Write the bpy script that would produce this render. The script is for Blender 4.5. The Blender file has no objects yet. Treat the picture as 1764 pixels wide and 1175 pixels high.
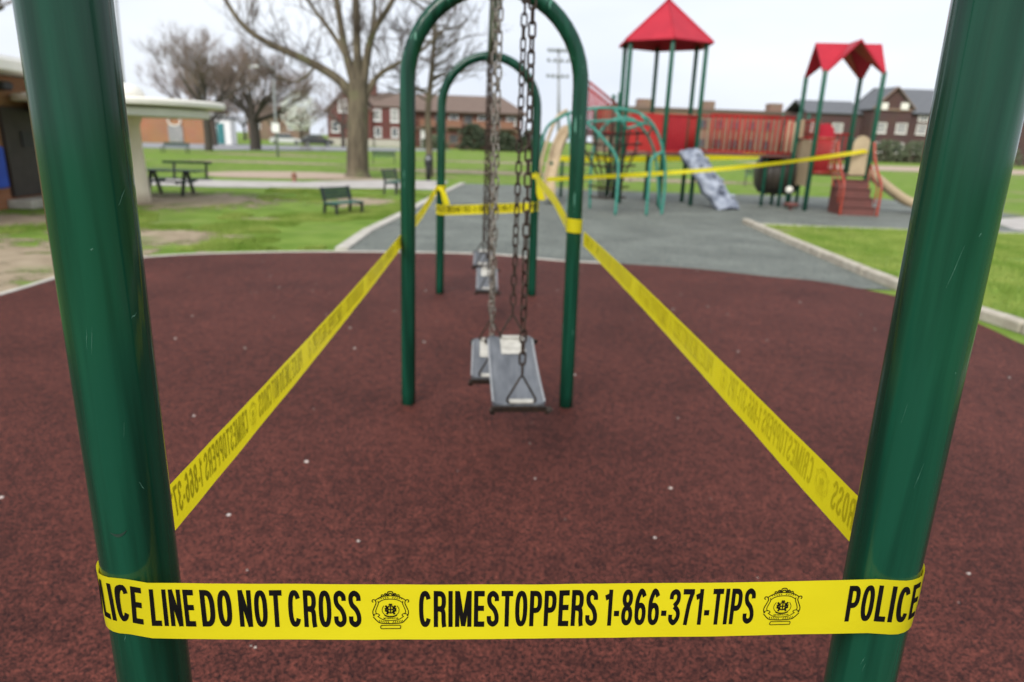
import bpy, math, random
import numpy as np
from mathutils import Vector, Matrix, noise
R = math.radians
random.seed(7)
scene = bpy.context.scene
COL = scene.collection

# ------------------------------------------------------------------ camera
cam_d = bpy.data.cameras.new('camera')
cam = bpy.data.objects.new('camera', cam_d)
COL.objects.link(cam)
scene.camera = cam
PITCH, ROLL, YAW = 0.2892, 0.0322, 0.0499
_f = Vector((math.sin(YAW)*math.cos(PITCH), math.cos(YAW)*math.cos(PITCH), -math.sin(PITCH)))
_r = Vector((math.cos(YAW), -math.sin(YAW), 0))
_u = _r.cross(_f)
_r2 = math.cos(ROLL)*_r + math.sin(ROLL)*_u
_u2 = -math.sin(ROLL)*_r + math.cos(ROLL)*_u
m = Matrix((_r2, _u2, -_f)).transposed().to_4x4()
m.translation = Vector((-0.0573, 0, 1.646))
cam.matrix_world = m
cam_d.sensor_width = 36
cam_d.lens = 23.74
cam_d.clip_start = 0.05
cam_d.clip_end = 3000
cam_d.dof.use_dof = True
cam_d.dof.focus_distance = 0.87
cam_d.dof.aperture_fstop = 3.9

# ------------------------------------------------------------------ sky, sun, exposure
SUN_EL, SUN_AZ = R(40), R(205)
world = bpy.data.worlds.new('World')
scene.world = world
world.use_nodes = True
wn = world.node_tree.nodes; wl = world.node_tree.links
bg = wn['Background']
sky = wn.new('ShaderNodeTexSky'); sky.sky_type = 'NISHITA'; sky.sun_disc = False
sky.sun_elevation = SUN_EL; sky.sun_rotation = SUN_AZ; sky.dust_density = 3.0
tc = wn.new('ShaderNodeTexCoord')
mp = wn.new('ShaderNodeMapping'); mp.inputs['Scale'].default_value = (1.3, 1.3, 3.2)
nz = wn.new('ShaderNodeTexNoise'); nz.inputs['Scale'].default_value = 1.6; nz.inputs['Detail'].default_value = 4
cr = wn.new('ShaderNodeValToRGB')
cr.color_ramp.elements[0].position = 0.3; cr.color_ramp.elements[0].color = (5.5, 5.95, 6.8, 1)
cr.color_ramp.elements[1].position = 0.68; cr.color_ramp.elements[1].color = (7.1, 7.4, 7.85, 1)
mx = wn.new('ShaderNodeMix'); mx.data_type = 'RGBA'; mx.inputs[0].default_value = 0.93
wl.new(tc.outputs['Generated'], mp.inputs['Vector']); wl.new(mp.outputs['Vector'], nz.inputs['Vector'])
wl.new(nz.outputs['Fac'], cr.inputs['Fac'])
wl.new(sky.outputs['Color'], mx.inputs[6]); wl.new(cr.outputs['Color'], mx.inputs[7])
wl.new(mx.outputs[2], bg.inputs['Color'])
bg.inputs['Strength'].default_value = 0.1

sun_d = bpy.data.lights.new('sun', 'SUN')
sun_d.energy = 2.2; sun_d.angle = R(35); sun_d.color = (1, 0.97, 0.92)
sun = bpy.data.objects.new('sun', sun_d); COL.objects.link(sun)
_sd = Vector((math.sin(SUN_AZ)*math.cos(SUN_EL), math.cos(SUN_AZ)*math.cos(SUN_EL), math.sin(SUN_EL)))
sun.rotation_euler = _sd.to_track_quat('Z', 'Y').to_euler()

scene.view_settings.view_transform = 'Standard'
scene.view_settings.look = 'None'
scene.view_settings.exposure = 0.6
scene.view_settings.gamma = 1.0

# ------------------------------------------------------------------ materials
def pm(name, c1, c2=None, scale=8, rough=0.6, metal=0, bump=0, bscale=None, coat=0, stretch=(1,1,1), lo=.35, hi=.65, detail=5, c3=None, s3=1.0, spec=None, trans=0, bdist=0.01):
    """noise-mixed principled material, object space"""
    mt = bpy.data.materials.new(name); mt.use_nodes = True
    n = mt.node_tree.nodes; l = mt.node_tree.links
    b = n['Principled BSDF']
    b.inputs['Roughness'].default_value = rough; b.inputs['Metallic'].default_value = metal
    b.inputs['Coat Weight'].default_value = coat; b.inputs['Coat Roughness'].default_value = 0.12
    if spec is not None: b.inputs['Specular IOR Level'].default_value = spec
    tcn = n.new('ShaderNodeTexCoord'); mpn = n.new('ShaderNodeMapping')
    mpn.inputs['Scale'].default_value = stretch
    l.new(tcn.outputs['Object'], mpn.inputs['Vector'])
    c2 = c2 or tuple(x*.8 for x in c1)
    nn = n.new('ShaderNodeTexNoise'); nn.inputs['Scale'].default_value = scale; nn.inputs['Detail'].default_value = detail
    l.new(mpn.outputs['Vector'], nn.inputs['Vector'])
    rp = n.new('ShaderNodeValToRGB')
    rp.color_ramp.elements[0].position = lo; rp.color_ramp.elements[0].color = (*c1, 1)
    rp.color_ramp.elements[1].position = hi; rp.color_ramp.elements[1].color = (*c2, 1)
    l.new(nn.outputs['Fac'], rp.inputs['Fac'])
    out = rp.outputs['Color']
    if c3:
        n3 = n.new('ShaderNodeTexNoise'); n3.inputs['Scale'].default_value = s3; n3.inputs['Detail'].default_value = 6
        l.new(tcn.outputs['Object'], n3.inputs['Vector'])
        r3 = n.new('ShaderNodeValToRGB'); r3.color_ramp.elements[0].position = .55; r3.color_ramp.elements[1].position = .75
        l.new(n3.outputs['Fac'], r3.inputs['Fac'])
        mi = n.new('ShaderNodeMix'); mi.data_type = 'RGBA'
        l.new(r3.outputs['Color'], mi.inputs[0]); l.new(out, mi.inputs[6]); mi.inputs[7].default_value = (*c3, 1)
        out = mi.outputs[2]
    l.new(out, b.inputs['Base Color'])
    if bump:
        nb = n.new('ShaderNodeTexNoise'); nb.inputs['Scale'].default_value = bscale or scale; nb.inputs['Detail'].default_value = 4
        l.new(mpn.outputs['Vector'], nb.inputs['Vector'])
        bn = n.new('ShaderNodeBump'); bn.inputs['Strength'].default_value = bump; bn.inputs['Distance'].default_value = bdist
        l.new(nb.outputs['Fac'], bn.inputs['Height']); l.new(bn.outputs['Normal'], b.inputs['Normal'])
    if trans:
        o = n['Material Output']; tr = n.new('ShaderNodeBsdfTranslucent'); ms = n.new('ShaderNodeMixShader')
        ms.inputs[0].default_value = trans
        l.new(out, tr.inputs['Color']); l.new(b.outputs['BSDF'], ms.inputs[1]); l.new(tr.outputs['BSDF'], ms.inputs[2])
        l.new(ms.outputs['Shader'], o.inputs['Surface'])
    return mt

def brick_mat(name, c1, c2, mortar, scale=1.0):
    mt = bpy.data.materials.new(name); mt.use_nodes = True
    n = mt.node_tree.nodes; l = mt.node_tree.links; b = n['Principled BSDF']; b.inputs['Roughness'].default_value = .9
    t = n.new('ShaderNodeTexCoord'); mp_ = n.new('ShaderNodeMapping'); mp_.inputs['Rotation'].default_value = (R(90), 0, 0)
    bk = n.new('ShaderNodeTexBrick'); bk.inputs['Scale'].default_value = scale
    bk.inputs['Color1'].default_value = (*c1, 1); bk.inputs['Color2'].default_value = (*c2, 1); bk.inputs['Mortar'].default_value = (*mortar, 1)
    bk.inputs['Brick Width'].default_value = .22; bk.inputs['Row Height'].default_value = .075; bk.inputs['Mortar Size'].default_value = .008
    l.new(t.outputs['Object'], mp_.inputs['Vector']); l.new(mp_.outputs['Vector'], bk.inputs['Vector'])
    ns = n.new('ShaderNodeTexNoise'); ns.inputs['Scale'].default_value = .6
    l.new(t.outputs['Object'], ns.inputs['Vector'])
    mi = n.new('ShaderNodeMix'); mi.data_type = 'RGBA'; mi.blend_type = 'MULTIPLY'; mi.inputs[0].default_value = .35
    l.new(bk.outputs['Color'], mi.inputs[6]); l.new(ns.outputs['Color'], mi.inputs[7]); l.new(mi.outputs[2], b.inputs['Base Color'])
    return mt

def paint_mat():
    """glossy green powder coat with streaky reflections put into the colour, scuffs and scratches"""
    mt = bpy.data.materials.new('green_powder_coat'); mt.use_nodes = True
    n = mt.node_tree.nodes; l = mt.node_tree.links; b = n['Principled BSDF']
    b.inputs['Coat Weight'].default_value = .0; b.inputs['Specular IOR Level'].default_value = .32
    t = n.new('ShaderNodeTexCoord')
    def noise_(sc, stretch, rot=(0,0,0), det=4):
        mp_ = n.new('ShaderNodeMapping'); mp_.inputs['Scale'].default_value = stretch; mp_.inputs['Rotation'].default_value = rot
        l.new(t.outputs['Object'], mp_.inputs['Vector'])
        x = n.new('ShaderNodeTexNoise'); x.inputs['Scale'].default_value = sc; x.inputs['Detail'].default_value = det
        l.new(mp_.outputs['Vector'], x.inputs['Vector']); return x.outputs['Fac']
    def ramp(src, p0, p1, c0, c1):
        r = n.new('ShaderNodeValToRGB'); r.color_ramp.elements[0].position = p0; r.color_ramp.elements[1].position = p1
        r.color_ramp.elements[0].color = c0; r.color_ramp.elements[1].color = c1
        l.new(src, r.inputs['Fac']); return r.outputs['Color']
    refl_streak = noise_(34, (1, 1, .05))
    base = ramp(refl_streak, .38, .62, (.0025, .029, .0165, 1), (.0062, .060, .034, 1))  # upright light and dark bands of reflection, painted into the base green
    sc1 = ramp(noise_(60, (1, 1, .03), (R(35), R(20), 0), 1), .64, .66, (0, 0, 0, 1), (1, 1, 1, 1))
    area = ramp(noise_(5, (1, 1, 1)), .58, .64, (0, 0, 0, 1), (1, 1, 1, 1))
    mul = n.new('ShaderNodeMix'); mul.data_type = 'RGBA'; mul.blend_type = 'MULTIPLY'; mul.inputs[0].default_value = 1
    l.new(sc1, mul.inputs[6]); l.new(area, mul.inputs[7])
    fin = n.new('ShaderNodeMix'); fin.data_type = 'RGBA'; l.new(mul.outputs[2], fin.inputs[0]); l.new(base, fin.inputs[6]); fin.inputs[7].default_value = (.10, .26, .19, 1)
    l.new(fin.outputs[2], b.inputs['Base Color'])
    rr = ramp(noise_(14, (1, 1, .18)), .3, .75, (.10,)*3+(1,), (.24,)*3+(1,))
    l.new(rr, b.inputs['Roughness'])
    bn = n.new('ShaderNodeBump'); bn.inputs['Strength'].default_value = .5; bn.inputs['Distance'].default_value = .0042
    l.new(noise_(42, (1, 1, .035), det=2), bn.inputs['Height']); l.new(bn.outputs['Normal'], b.inputs['Normal'])
    return mt

def rubber_mat(name, a, b_, c, s=1.0):
    """poured rubber crumb: clumps of granules of three shades, fine relief, slow tonal drift"""
    mt = bpy.data.materials.new(name); mt.use_nodes = True
    n = mt.node_tree.nodes; l = mt.node_tree.links; p = n['Principled BSDF']
    p.inputs['Roughness'].default_value = .7; p.inputs['Specular IOR Level'].default_value = .12
    t = n.new('ShaderNodeTexCoord')
    v = n.new('ShaderNodeTexVoronoi'); v.inputs['Scale'].default_value = 330*s; l.new(t.outputs['Object'], v.inputs['Vector'])
    n1 = n.new('ShaderNodeTexNoise'); n1.inputs['Scale'].default_value = 62*s; n1.inputs['Detail'].default_value = 5; n1.inputs['Roughness'].default_value = .7
    l.new(t.outputs['Object'], n1.inputs['Vector'])
    sx = n.new('ShaderNodeSeparateColor'); l.new(v.outputs['Color'], sx.inputs['Color'])
    ad = n.new('ShaderNodeMath'); ad.operation = 'MULTIPLY_ADD'; ad.inputs[1].default_value = .34; l.new(sx.outputs[0], ad.inputs[0]); l.new(n1.outputs['Fac'], ad.inputs[2])
    rp = n.new('ShaderNodeValToRGB'); e = rp.color_ramp.elements
    e[0].position = .54; e[0].color = (*c, 1); e[1].position = .80; e[1].color = (*b_, 1)
    m_ = e.new(.65); m_.color = (*a, 1)
    l.new(ad.outputs[0], rp.inputs['Fac'])
    n2 = n.new('ShaderNodeTexNoise'); n2.inputs['Scale'].default_value = 1.1; n2.inputs['Detail'].default_value = 6
    l.new(t.outputs['Object'], n2.inputs['Vector'])
    r2 = n.new('ShaderNodeValToRGB'); r2.color_ramp.elements[0].position = .3; r2.color_ramp.elements[0].color = (.72, .71, .72, 1)
    r2.color_ramp.elements[1].position = .72; r2.color_ramp.elements[1].color = (1.12, 1.1, 1.1, 1)
    l.new(n2.outputs['Fac'], r2.inputs['Fac'])
    mi = n.new('ShaderNodeMix'); mi.data_type = 'RGBA'; mi.blend_type = 'MULTIPLY'; mi.inputs[0].default_value = 1
    l.new(rp.outputs['Color'], mi.inputs[6]); l.new(r2.outputs['Color'], mi.inputs[7]); l.new(mi.outputs[2], p.inputs['Base Color'])
    n4 = n.new('ShaderNodeTexNoise'); n4.inputs['Scale'].default_value = 17*s; n4.inputs['Detail'].default_value = 3; l.new(t.outputs['Object'], n4.inputs['Vector'])
    r4 = n.new('ShaderNodeValToRGB'); r4.color_ramp.elements[0].position = .36; r4.color_ramp.elements[0].color = (.66, .68, .7, 1)
    r4.color_ramp.elements[1].position = .64; r4.color_ramp.elements[1].color = (1.2, 1.16, 1.12, 1); l.new(n4.outputs['Fac'], r4.inputs['Fac'])
    m4 = n.new('ShaderNodeMix'); m4.data_type = 'RGBA'; m4.blend_type = 'MULTIPLY'; m4.inputs[0].default_value = .8
    l.new(mi.outputs[2], m4.inputs[6]); l.new(r4.outputs['Color'], m4.inputs[7]); l.new(m4.outputs[2], p.inputs['Base Color'])
    bn = n.new('ShaderNodeBump'); bn.inputs['Strength'].default_value = .8; bn.inputs['Distance'].default_value = .005
    l.new(ad.outputs[0], bn.inputs['Height']); l.new(bn.outputs['Normal'], p.inputs['Normal'])
    return mt

M = {}
M['paint'] = paint_mat()
M['maroon'] = rubber_mat('maroon_rubber', (.070, .0225, .0175), (.205, .060, .043), (.013, .0085, .009))
M['greyrub'] = rubber_mat('grey_green_rubber', (.18, .20, .178), (.235, .255, .225), (.10, .118, .104))
M['grass'] = pm('lawn', (.12, .205, .028), (.19, .275, .052), 1.6, .95, bump=.8, bscale=40, c3=(.27, .23, .13), s3=.22, bdist=.03, spec=.1)
M['blade'] = pm('grass_blades', (.18, .285, .042), (.34, .41, .10), 1.3, .7, spec=.2, trans=.25)
M['dirt'] = pm('bare_dirt', (.34, .27, .18), (.25, .19, .12), 3, .95, bump=.7, bscale=30, c3=(.16, .19, .06), s3=.8)
M['sand'] = pm('pink_gravel', (.42, .32, .24), (.36, .27, .2), 4, .95, bump=.4)
M['conc'] = pm('concrete', (.50, .47, .41), (.38, .35, .30), 5, .85, bump=.4, bscale=60)
M['path'] = pm('pale_concrete', (.46, .43, .40), (.36, .33, .30), 2, .85, bump=.3, bscale=40)
M['road'] = pm('asphalt', (.22, .22, .23), (.28, .28, .29), 2, .9)
M['kerb'] = pm('kerb_concrete', (.46, .42, .34), (.33, .29, .23), 6, .9, bump=.6, bscale=40)
M['tape'] = pm('yellow_tape', (.90, .79, .018), (.88, .75, .014), 6, .32, bump=.12, bscale=9, coat=.1, trans=.46, bdist=.02)
M['ink'] = pm('black_ink', (.004, .004, .004), (.007, .006, .006), 40, .6, spec=.08)
M['rust'] = pm('rusty_chain', (.026, .015, .010), (.06, .038, .028), 60, .5, metal=.5, bump=.5, bscale=150)
M['galv'] = pm('galvanised_chain', (.32, .30, .27), (.12, .09, .065), 45, .45, metal=.75, bump=.5, bscale=150)
M['darksteel'] = pm('dark_steel', (.03, .025, .022), (.06, .042, .03), 40, .5, metal=.6)
M['seat'] = pm('grey_seat_rubber', (.075, .081, .092), (.14, .148, .162), 9, .42, bump=.1, bscale=50, stretch=(3, .6, 1))
M['seatrim'] = pm('worn_seat_rim', (.32, .325, .335), (.24, .245, .255), 20, .5)
M['sticker'] = pm('faded_sticker', (.50, .48, .43), (.36, .34, .30), 30, .6)
M['red'] = pm('red_plastic', (.42, .018, .035), (.36, .014, .03), 2, .55, spec=.25)
M['redmetal'] = pm('red_powder_coat', (.36, .026, .022), (.30, .02, .018), 3, .6, spec=.2)
M['orange'] = pm('orange_red_rail', (.36, .05, .025), (.28, .04, .02), 3, .4)
M['deckred'] = pm('red_brown_deck', (.15, .05, .04), (.11, .04, .033), 5, .65)
M['teal'] = pm('faded_green_tube', (.03, .20, .15), (.06, .27, .21), 5, .45)
M['pgreen'] = pm('post_green', (.006, .075, .045), (.010, .10, .06), 5, .35)
M['tan'] = pm('tan_plastic', (.45, .35, .22), (.38, .29, .18), 3, .5)
M['brown'] = pm('dark_brown_plastic', (.03, .024, .018), (.045, .036, .026), 3, .5)
M['rock'] = pm('grey_climbing_rock', (.36, .39, .46), (.13, .15, .20), 5, .8, bump=.8, bscale=8)
M['bark'] = pm('bark', (.15, .122, .078), (.075, .06, .04), 5, .95, bump=1, bscale=14, stretch=(1, 1, .25), c3=(.13, .14, .06), s3=1.1, bdist=.04)
M['bark2'] = pm('dark_bark', (.075, .062, .05), (.05, .042, .034), 5, .95, bump=.6)
M['twig'] = pm('budding_twigs', (.135, .10, .075), (.085, .066, .05), .7, .9)
M['twig2'] = pm('brown_twigs', (.27, .20, .165), (.18, .135, .115), .5, .9)
M['blossom'] = pm('white_blossom', (.78, .79, .73), (.65, .68, .58), 2, .8)
M['leaf'] = pm('dark_evergreen', (.025, .04, .018), (.05, .065, .03), 2, .8)
M['leaf2'] = pm('olive_hedge', (.10, .12, .06), (.07, .09, .045), 2, .8)
M['obrick'] = brick_mat('orange_brick', (.42, .17, .075), (.36, .14, .06), (.40, .30, .2))
M['rbrick'] = brick_mat('red_brick', (.17, .045, .035), (.13, .035, .03), (.16, .09, .075))
M['rbrick2'] = brick_mat('brown_red_brick', (.22, .085, .06), (.17, .065, .05), (.2, .13, .1))
M['dbrick'] = brick_mat('dark_purple_brick', (.10, .05, .045), (.08, .04, .036), (.12, .08, .07))
M['tbrick'] = brick_mat('tan_brick', (.30, .20, .14), (.25, .165, .115), (.25, .18, .14))
M['white'] = pm('white_paint', (.82, .81, .79), (.76, .75, .73), 3, .6)
M['cream'] = pm('cream_paint', (.80, .77, .69), (.74, .71, .63), 2, .65)
M['creamcol'] = pm('cream_column', (.76, .68, .55), (.69, .61, .48), 2, .7)
M['doord'] = pm('dark_door', (.035, .028, .025), (.05, .04, .036), 4, .5)
M['blue'] = pm('blue_plastic', (.012, .06, .42), (.016, .075, .48), 3, .45)
M['roofb'] = pm('brown_shingles', (.17, .12, .095), (.13, .09, .072), 3, .9)
M['roofg'] = pm('grey_slate', (.13, .135, .145), (.10, .105, .115), 3, .8)
M['glass'] = pm('window_glass', (.05, .06, .07), (.10, .11, .12), .8, .12)
M['palewin'] = pm('pale_blinds', (.34, .33, .31), (.24, .24, .24), 1, .35)
M['bench'] = pm('dark_green_slats', (.012, .04, .032), (.02, .055, .045), 6, .5)
M['bench2'] = pm('green_seat_slats', (.02, .10, .07), (.028, .12, .085), 6, .45)
M['black'] = pm('black_metal', (.018, .02, .021), (.03, .032, .034), 6, .5)
M['pole'] = pm('grey_pole', (.33, .34, .35), (.27, .28, .29), 3, .5, metal=.3)
M['copper'] = pm('rusty_brown', (.26, .12, .07), (.20, .09, .055), 8, .7)
M['tealdoor'] = pm('teal_panel', (.03, .16, .17), (.04, .2, .2), 2, .5)
M['petal'] = pm('dry_petals', (.62, .53, .49), (.48, .40, .34), 20, .8)
M['scratch'] = pm('scratched_paint', (.10, .24, .18), (.05, .16, .11), 300, .6)
M['scuff'] = pm('dark_scuff', (.004, .02, .013), (.008, .035, .02), 200, .7)
M['tyre'] = pm('tyre_rubber', (.015, .015, .015), (.025, .025, .025), 10, .8)
M['carwhite'] = pm('white_car_paint', (.7, .7, .7), (.68, .68, .68), 1, .3, coat=.5)
M['cardark'] = pm('dark_car_paint', (.03, .03, .035), (.035, .035, .04), 1, .3, coat=.5)

# ------------------------------------------------------------------ mesh helpers
def catmull(pts, n=8, closed=False):
    P = [Vector(p) for p in pts]; out = []; N = len(P)
    rng = range(N if closed else N-1)
    for i in rng:
        if closed: p0, p1, p2, p3 = P[(i-1) % N], P[i], P[(i+1) % N], P[(i+2) % N]
        else: p0, p1, p2, p3 = P[max(i-1, 0)], P[i], P[i+1], P[min(i+2, N-1)]
        for k in range(n):
            t = k/n
            out.append(.5*((2*p1)+(-p0+p2)*t+(2*p0-5*p1+4*p2-p3)*t*t+(-p0+3*p1-3*p2+p3)*t**3))
    if not closed: out.append(P[-1])
    return out

class MB:
    def __init__(s): s.v = []; s.f = []; s.smooth = False
    def add(s, vs, fs):
        b = len(s.v); s.v.extend([tuple(v) for v in vs]); s.f.extend([tuple(b+i for i in f) for f in fs]); return s
    def box(s, c, size, rz=0, rx=0, ry=0, bev=0):
        x, y, z = size[0]/2, size[1]/2, size[2]/2
        Rm = Matrix.Rotation(rz, 3, 'Z') @ Matrix.Rotation(ry, 3, 'Y') @ Matrix.Rotation(rx, 3, 'X'); c = Vector(c)
        if bev <= 0:
            vs = [c+Rm @ Vector((sx*x, sy*y, sz*z)) for sx, sy, sz in ((-1,-1,-1),(1,-1,-1),(1,1,-1),(-1,1,-1),(-1,-1,1),(1,-1,1),(1,1,1),(-1,1,1))]
            return s.add(vs, [(0,3,2,1),(4,5,6,7),(0,1,5,4),(1,2,6,5),(2,3,7,6),(3,0,4,7)])
        b = min(bev, x*.9, y*.9, z*.9)   # chamfered on the top and bottom rims and vertical corners
        rings = []
        for zz, ins in ((-z, b), (-z+b, 0), (z-b, 0), (z, b)):
            X, Y = x-ins, y-ins
            rings.append([(X-b, -Y), (X, -Y+b), (X, Y-b), (X-b, Y), (-X+b, Y), (-X, Y-b), (-X, -Y+b), (-X+b, -Y)])
            rings[-1] = [c+Rm @ Vector((p[0], p[1], zz)) for p in rings[-1]]
        vs = [p for r in rings for p in r]; fs = []
        for k in range(3):
            for i in range(8):
                j = (i+1) % 8; fs.append((k*8+i, k*8+j, (k+1)*8+j, (k+1)*8+i))
        fs.append(tuple(reversed(range(8)))); fs.append(tuple(range(24, 32)))
        return s.add(vs, fs)
    def bar(s, a, b, w, h, up=(0,0,1)):
        a, b = Vector(a), Vector(b); d = (b-a).normalized(); up = Vector(up)
        sd = d.cross(up)
        if sd.length < 1e-4: sd = d.cross(Vector((1, 0, 0)))
        sd.normalize(); u = sd.cross(d)
        vs = [p+sd*(sx*w/2)+u*(sz*h/2) for p in (a, b) for sx, sz in ((-1,-1),(1,-1),(1,1),(-1,1))]
        return s.add(vs, [(0,1,2,3),(7,6,5,4),(0,4,5,1),(1,5,6,2),(2,6,7,3),(3,7,4,0)])
    def tube(s, path, r, n=10, cap=True, closed=False):
        P = [Vector(p) for p in path]; N = len(P)
        rs = r if isinstance(r, (list, tuple)) else [r]*N
        T = []
        for i in range(N):
            if closed: t = P[(i+1) % N]-P[i-1]
            else: t = P[min(i+1, N-1)]-P[max(i-1, 0)]
            T.append(t.normalized() if t.length > 1e-9 else Vector((0, 0, 1)))
        ref = Vector((0, 0, 1)) if abs(T[0].z) < .9 else Vector((1, 0, 0))
        nrm = T[0].cross(ref).normalized(); vs = []
        for i in range(N):
            nrm = nrm-T[i]*nrm.dot(T[i])
            if nrm.length < 1e-6: nrm = T[i].orthogonal()
            nrm.normalize(); bi = T[i].cross(nrm)
            for k in range(n):
                a = 2*math.pi*k/n; vs.append(P[i]+(nrm*math.cos(a)+bi*math.sin(a))*rs[i])
        fs = []
        for i in range(N if closed else N-1):
            j = (i+1) % N
            for k in range(n):
                q = (k+1) % n; fs.append((i*n+k, i*n+q, j*n+q, j*n+k))
        if cap and not closed:
            fs.append(tuple(reversed(range(n)))); fs.append(tuple(range((N-1)*n, N*n)))
        return s.add(vs, fs)
    def lathe(s, prof, c=(0,0,0), n=24, capb=True, capt=True):
        c = Vector(c); vs = [c+Vector((r*math.cos(2*math.pi*k/n), r*math.sin(2*math.pi*k/n), z)) for r, z in prof for k in range(n)]
        fs = []
        for i in range(len(prof)-1):
            for k in range(n):
                q = (k+1) % n; fs.append((i*n+k, i*n+q, (i+1)*n+q, (i+1)*n+k))
        if capb: fs.append(tuple(reversed(range(n))))
        if capt: fs.append(tuple(range((len(prof)-1)*n, len(prof)*n)))
        return s.add(vs, fs)
    def prism(s, poly, z0, z1):
        n = len(poly); vs = [(p[0], p[1], z0) for p in poly]+[(p[0], p[1], z1) for p in poly]
        fs = [tuple(reversed(range(n))), tuple(range(n, 2*n))]+[(i, (i+1) % n, n+(i+1) % n, n+i) for i in range(n)]
        return s.add(vs, fs)
    def slab(s, tri, th):
        """a flat polygon thickened downward along its normal"""
        P = [Vector(p) for p in tri]; nn = (P[1]-P[0]).cross(P[2]-P[0]).normalized()
        if nn.z < 0: P.reverse(); nn = -nn
        n = len(P); vs = P+[p-nn*th for p in P]
        return s.add(vs, [tuple(range(n)), tuple(reversed(range(n, 2*n)))]+[(i, n+i, n+(i+1) % n, (i+1) % n) for i in range(n)])
    def build(s, name, mt, parent=None, smooth=None, origin=None):
        if parent is not None: off = Vector(parent['_o'])
        else:
            if origin is None:
                a = np.array(s.v); origin = (float((a[:,0].min()+a[:,0].max())/2), float((a[:,1].min()+a[:,1].max())/2), float(a[:,2].min()))
            off = Vector(origin)
        me = bpy.data.meshes.new(name)
        me.from_pydata([(v[0]-off.x, v[1]-off.y, v[2]-off.z) for v in s.v], [], s.f); me.update()
        o = bpy.data.objects.new(name, me); COL.objects.link(o)
        me.materials.append(M[mt] if isinstance(mt, str) else mt)
        if parent is not None: o.parent = parent
        else: o.location = off
        o['_o'] = tuple(off)
        sm = s.smooth if smooth is None else smooth
        if sm: me.polygons.foreach_set('use_smooth', [True]*len(me.polygons))
        return o

def empty(name, loc):
    o = bpy.data.objects.new(name, None); COL.objects.link(o); o.location = loc; o.empty_display_size = .1; o['_o'] = tuple(loc); return o
def tag(o, label, cat, group=None):
    o['label'] = label; o['category'] = cat
    if group: o['group'] = group
    return o
def struct(o): o['kind'] = 'structure'; return o
def copy_mesh(o, parent, loc=None, rot=None, scl=None):
    c = o.copy(); COL.objects.link(c); c.parent = parent
    if loc is not None: c.location = loc
    if rot is not None: c.rotation_euler = rot
    if scl is not None: c.scale = scl
    return c

def sheet(name, poly, z, mt):
    mb = MB(); n = len(poly); mb.add([(p[0], p[1], z) for p in poly], [tuple(range(n))])
    o = mb.build(name, mt, origin=(0, 0, 0))
    if o.data.polygons[0].normal.z < 0: o.data.flip_normals()
    return struct(o)

def blob(cx, cy, rx, ry, seed, n=40, rough=.22):
    out = []
    for i in range(n):
        a = 2*math.pi*i/n; k = 1+rough*2*noise.noise(Vector((math.cos(a)*1.5+seed, math.sin(a)*1.5, seed*.7)))+rough*.6*noise.noise(Vector((math.cos(a)*5, math.sin(a)*5+seed, 3)))
        out.append((cx+rx*k*math.cos(a), cy+ry*k*math.sin(a)))
    return out

# ================================================================== SETTING
sheet('ground', [(-900, -60), (900, -60), (900, 1500), (-900, 1500)], 0.0, 'grass')
def soft_dirt():
    mt = M['dirt']; n = mt.node_tree.nodes; l = mt.node_tree.links; b = n['Principled BSDF']; o = n['Material Output']
    t = n.new('ShaderNodeTexCoord'); v = n.new('ShaderNodeVectorMath'); v.operation = 'SUBTRACT'; v.inputs[1].default_value = (.5, .5, 0)
    l.new(t.outputs['Generated'], v.inputs[0])
    v2 = n.new('ShaderNodeVectorMath'); v2.operation = 'MULTIPLY'; v2.inputs[1].default_value = (2, 2, 0); l.new(v.outputs[0], v2.inputs[0])
    ln = n.new('ShaderNodeVectorMath'); ln.operation = 'LENGTH'; l.new(v2.outputs[0], ln.inputs[0])
    nz_ = n.new('ShaderNodeTexNoise'); nz_.inputs['Scale'].default_value = 2.2; nz_.inputs['Detail'].default_value = 8; nz_.inputs['Roughness'].default_value = .65
    l.new(t.outputs['Object'], nz_.inputs['Vector'])
    m1 = n.new('ShaderNodeMath'); m1.operation = 'MULTIPLY_ADD'; m1.inputs[1].default_value = 2.2; m1.inputs[2].default_value = -.45; l.new(nz_.outputs['Fac'], m1.inputs[0])
    m2 = n.new('ShaderNodeMath'); m2.operation = 'SUBTRACT'; l.new(m1.outputs[0], m2.inputs[0]); l.new(ln.outputs['Value'], m2.inputs[1])
    rp = n.new('ShaderNodeMapRange'); rp.inputs[1].default_value = -.12; rp.inputs[2].default_value = .18; l.new(m2.outputs[0], rp.inputs[0])
    tr = n.new('ShaderNodeBsdfTransparent'); ms = n.new('ShaderNodeMixShader')
    l.new(rp.outputs[0], ms.inputs[0]); l.new(tr.outputs[0], ms.inputs[1]); l.new(b.outputs[0], ms.inputs[2]); l.new(ms.outputs[0], o.inputs['Surface'])
soft_dirt()
DIRT = [(-7.2, 8.0, 4.4, 3.6), (-5.4, 11.0, 1.9, 1.2), (-8.6, 12.4, 1.9, 1.6), (-3.2, 17.8, 1.5, 2.0), (-7.4, 17.0, 3.4, 3.0), (-4.4, 13.6, .7, .4), (-1.0, 36, 8, 3), (8, 33, 8, 2.6), (-5.2, 27.2, 2.6, 1.6), (-12, 40, 7, 2.2), (3, 52, 12, 3.5), (-16, 53, 8, 2.5)]
for i, (cx, cy, rx, ry) in enumerate(DIRT):
    mb_ = [(cx+rx*math.cos(2*math.pi*k/32), cy+ry*math.sin(2*math.pi*k/32)) for k in range(32)]
    o = sheet('dirt_patch', mb_, .004+.0004*i, 'dirt')
sheet('gravel_patch', blob(-8.2, 28.6, 3.0, 2.6, 4.4, rough=.1), .0105, 'sand')
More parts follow.
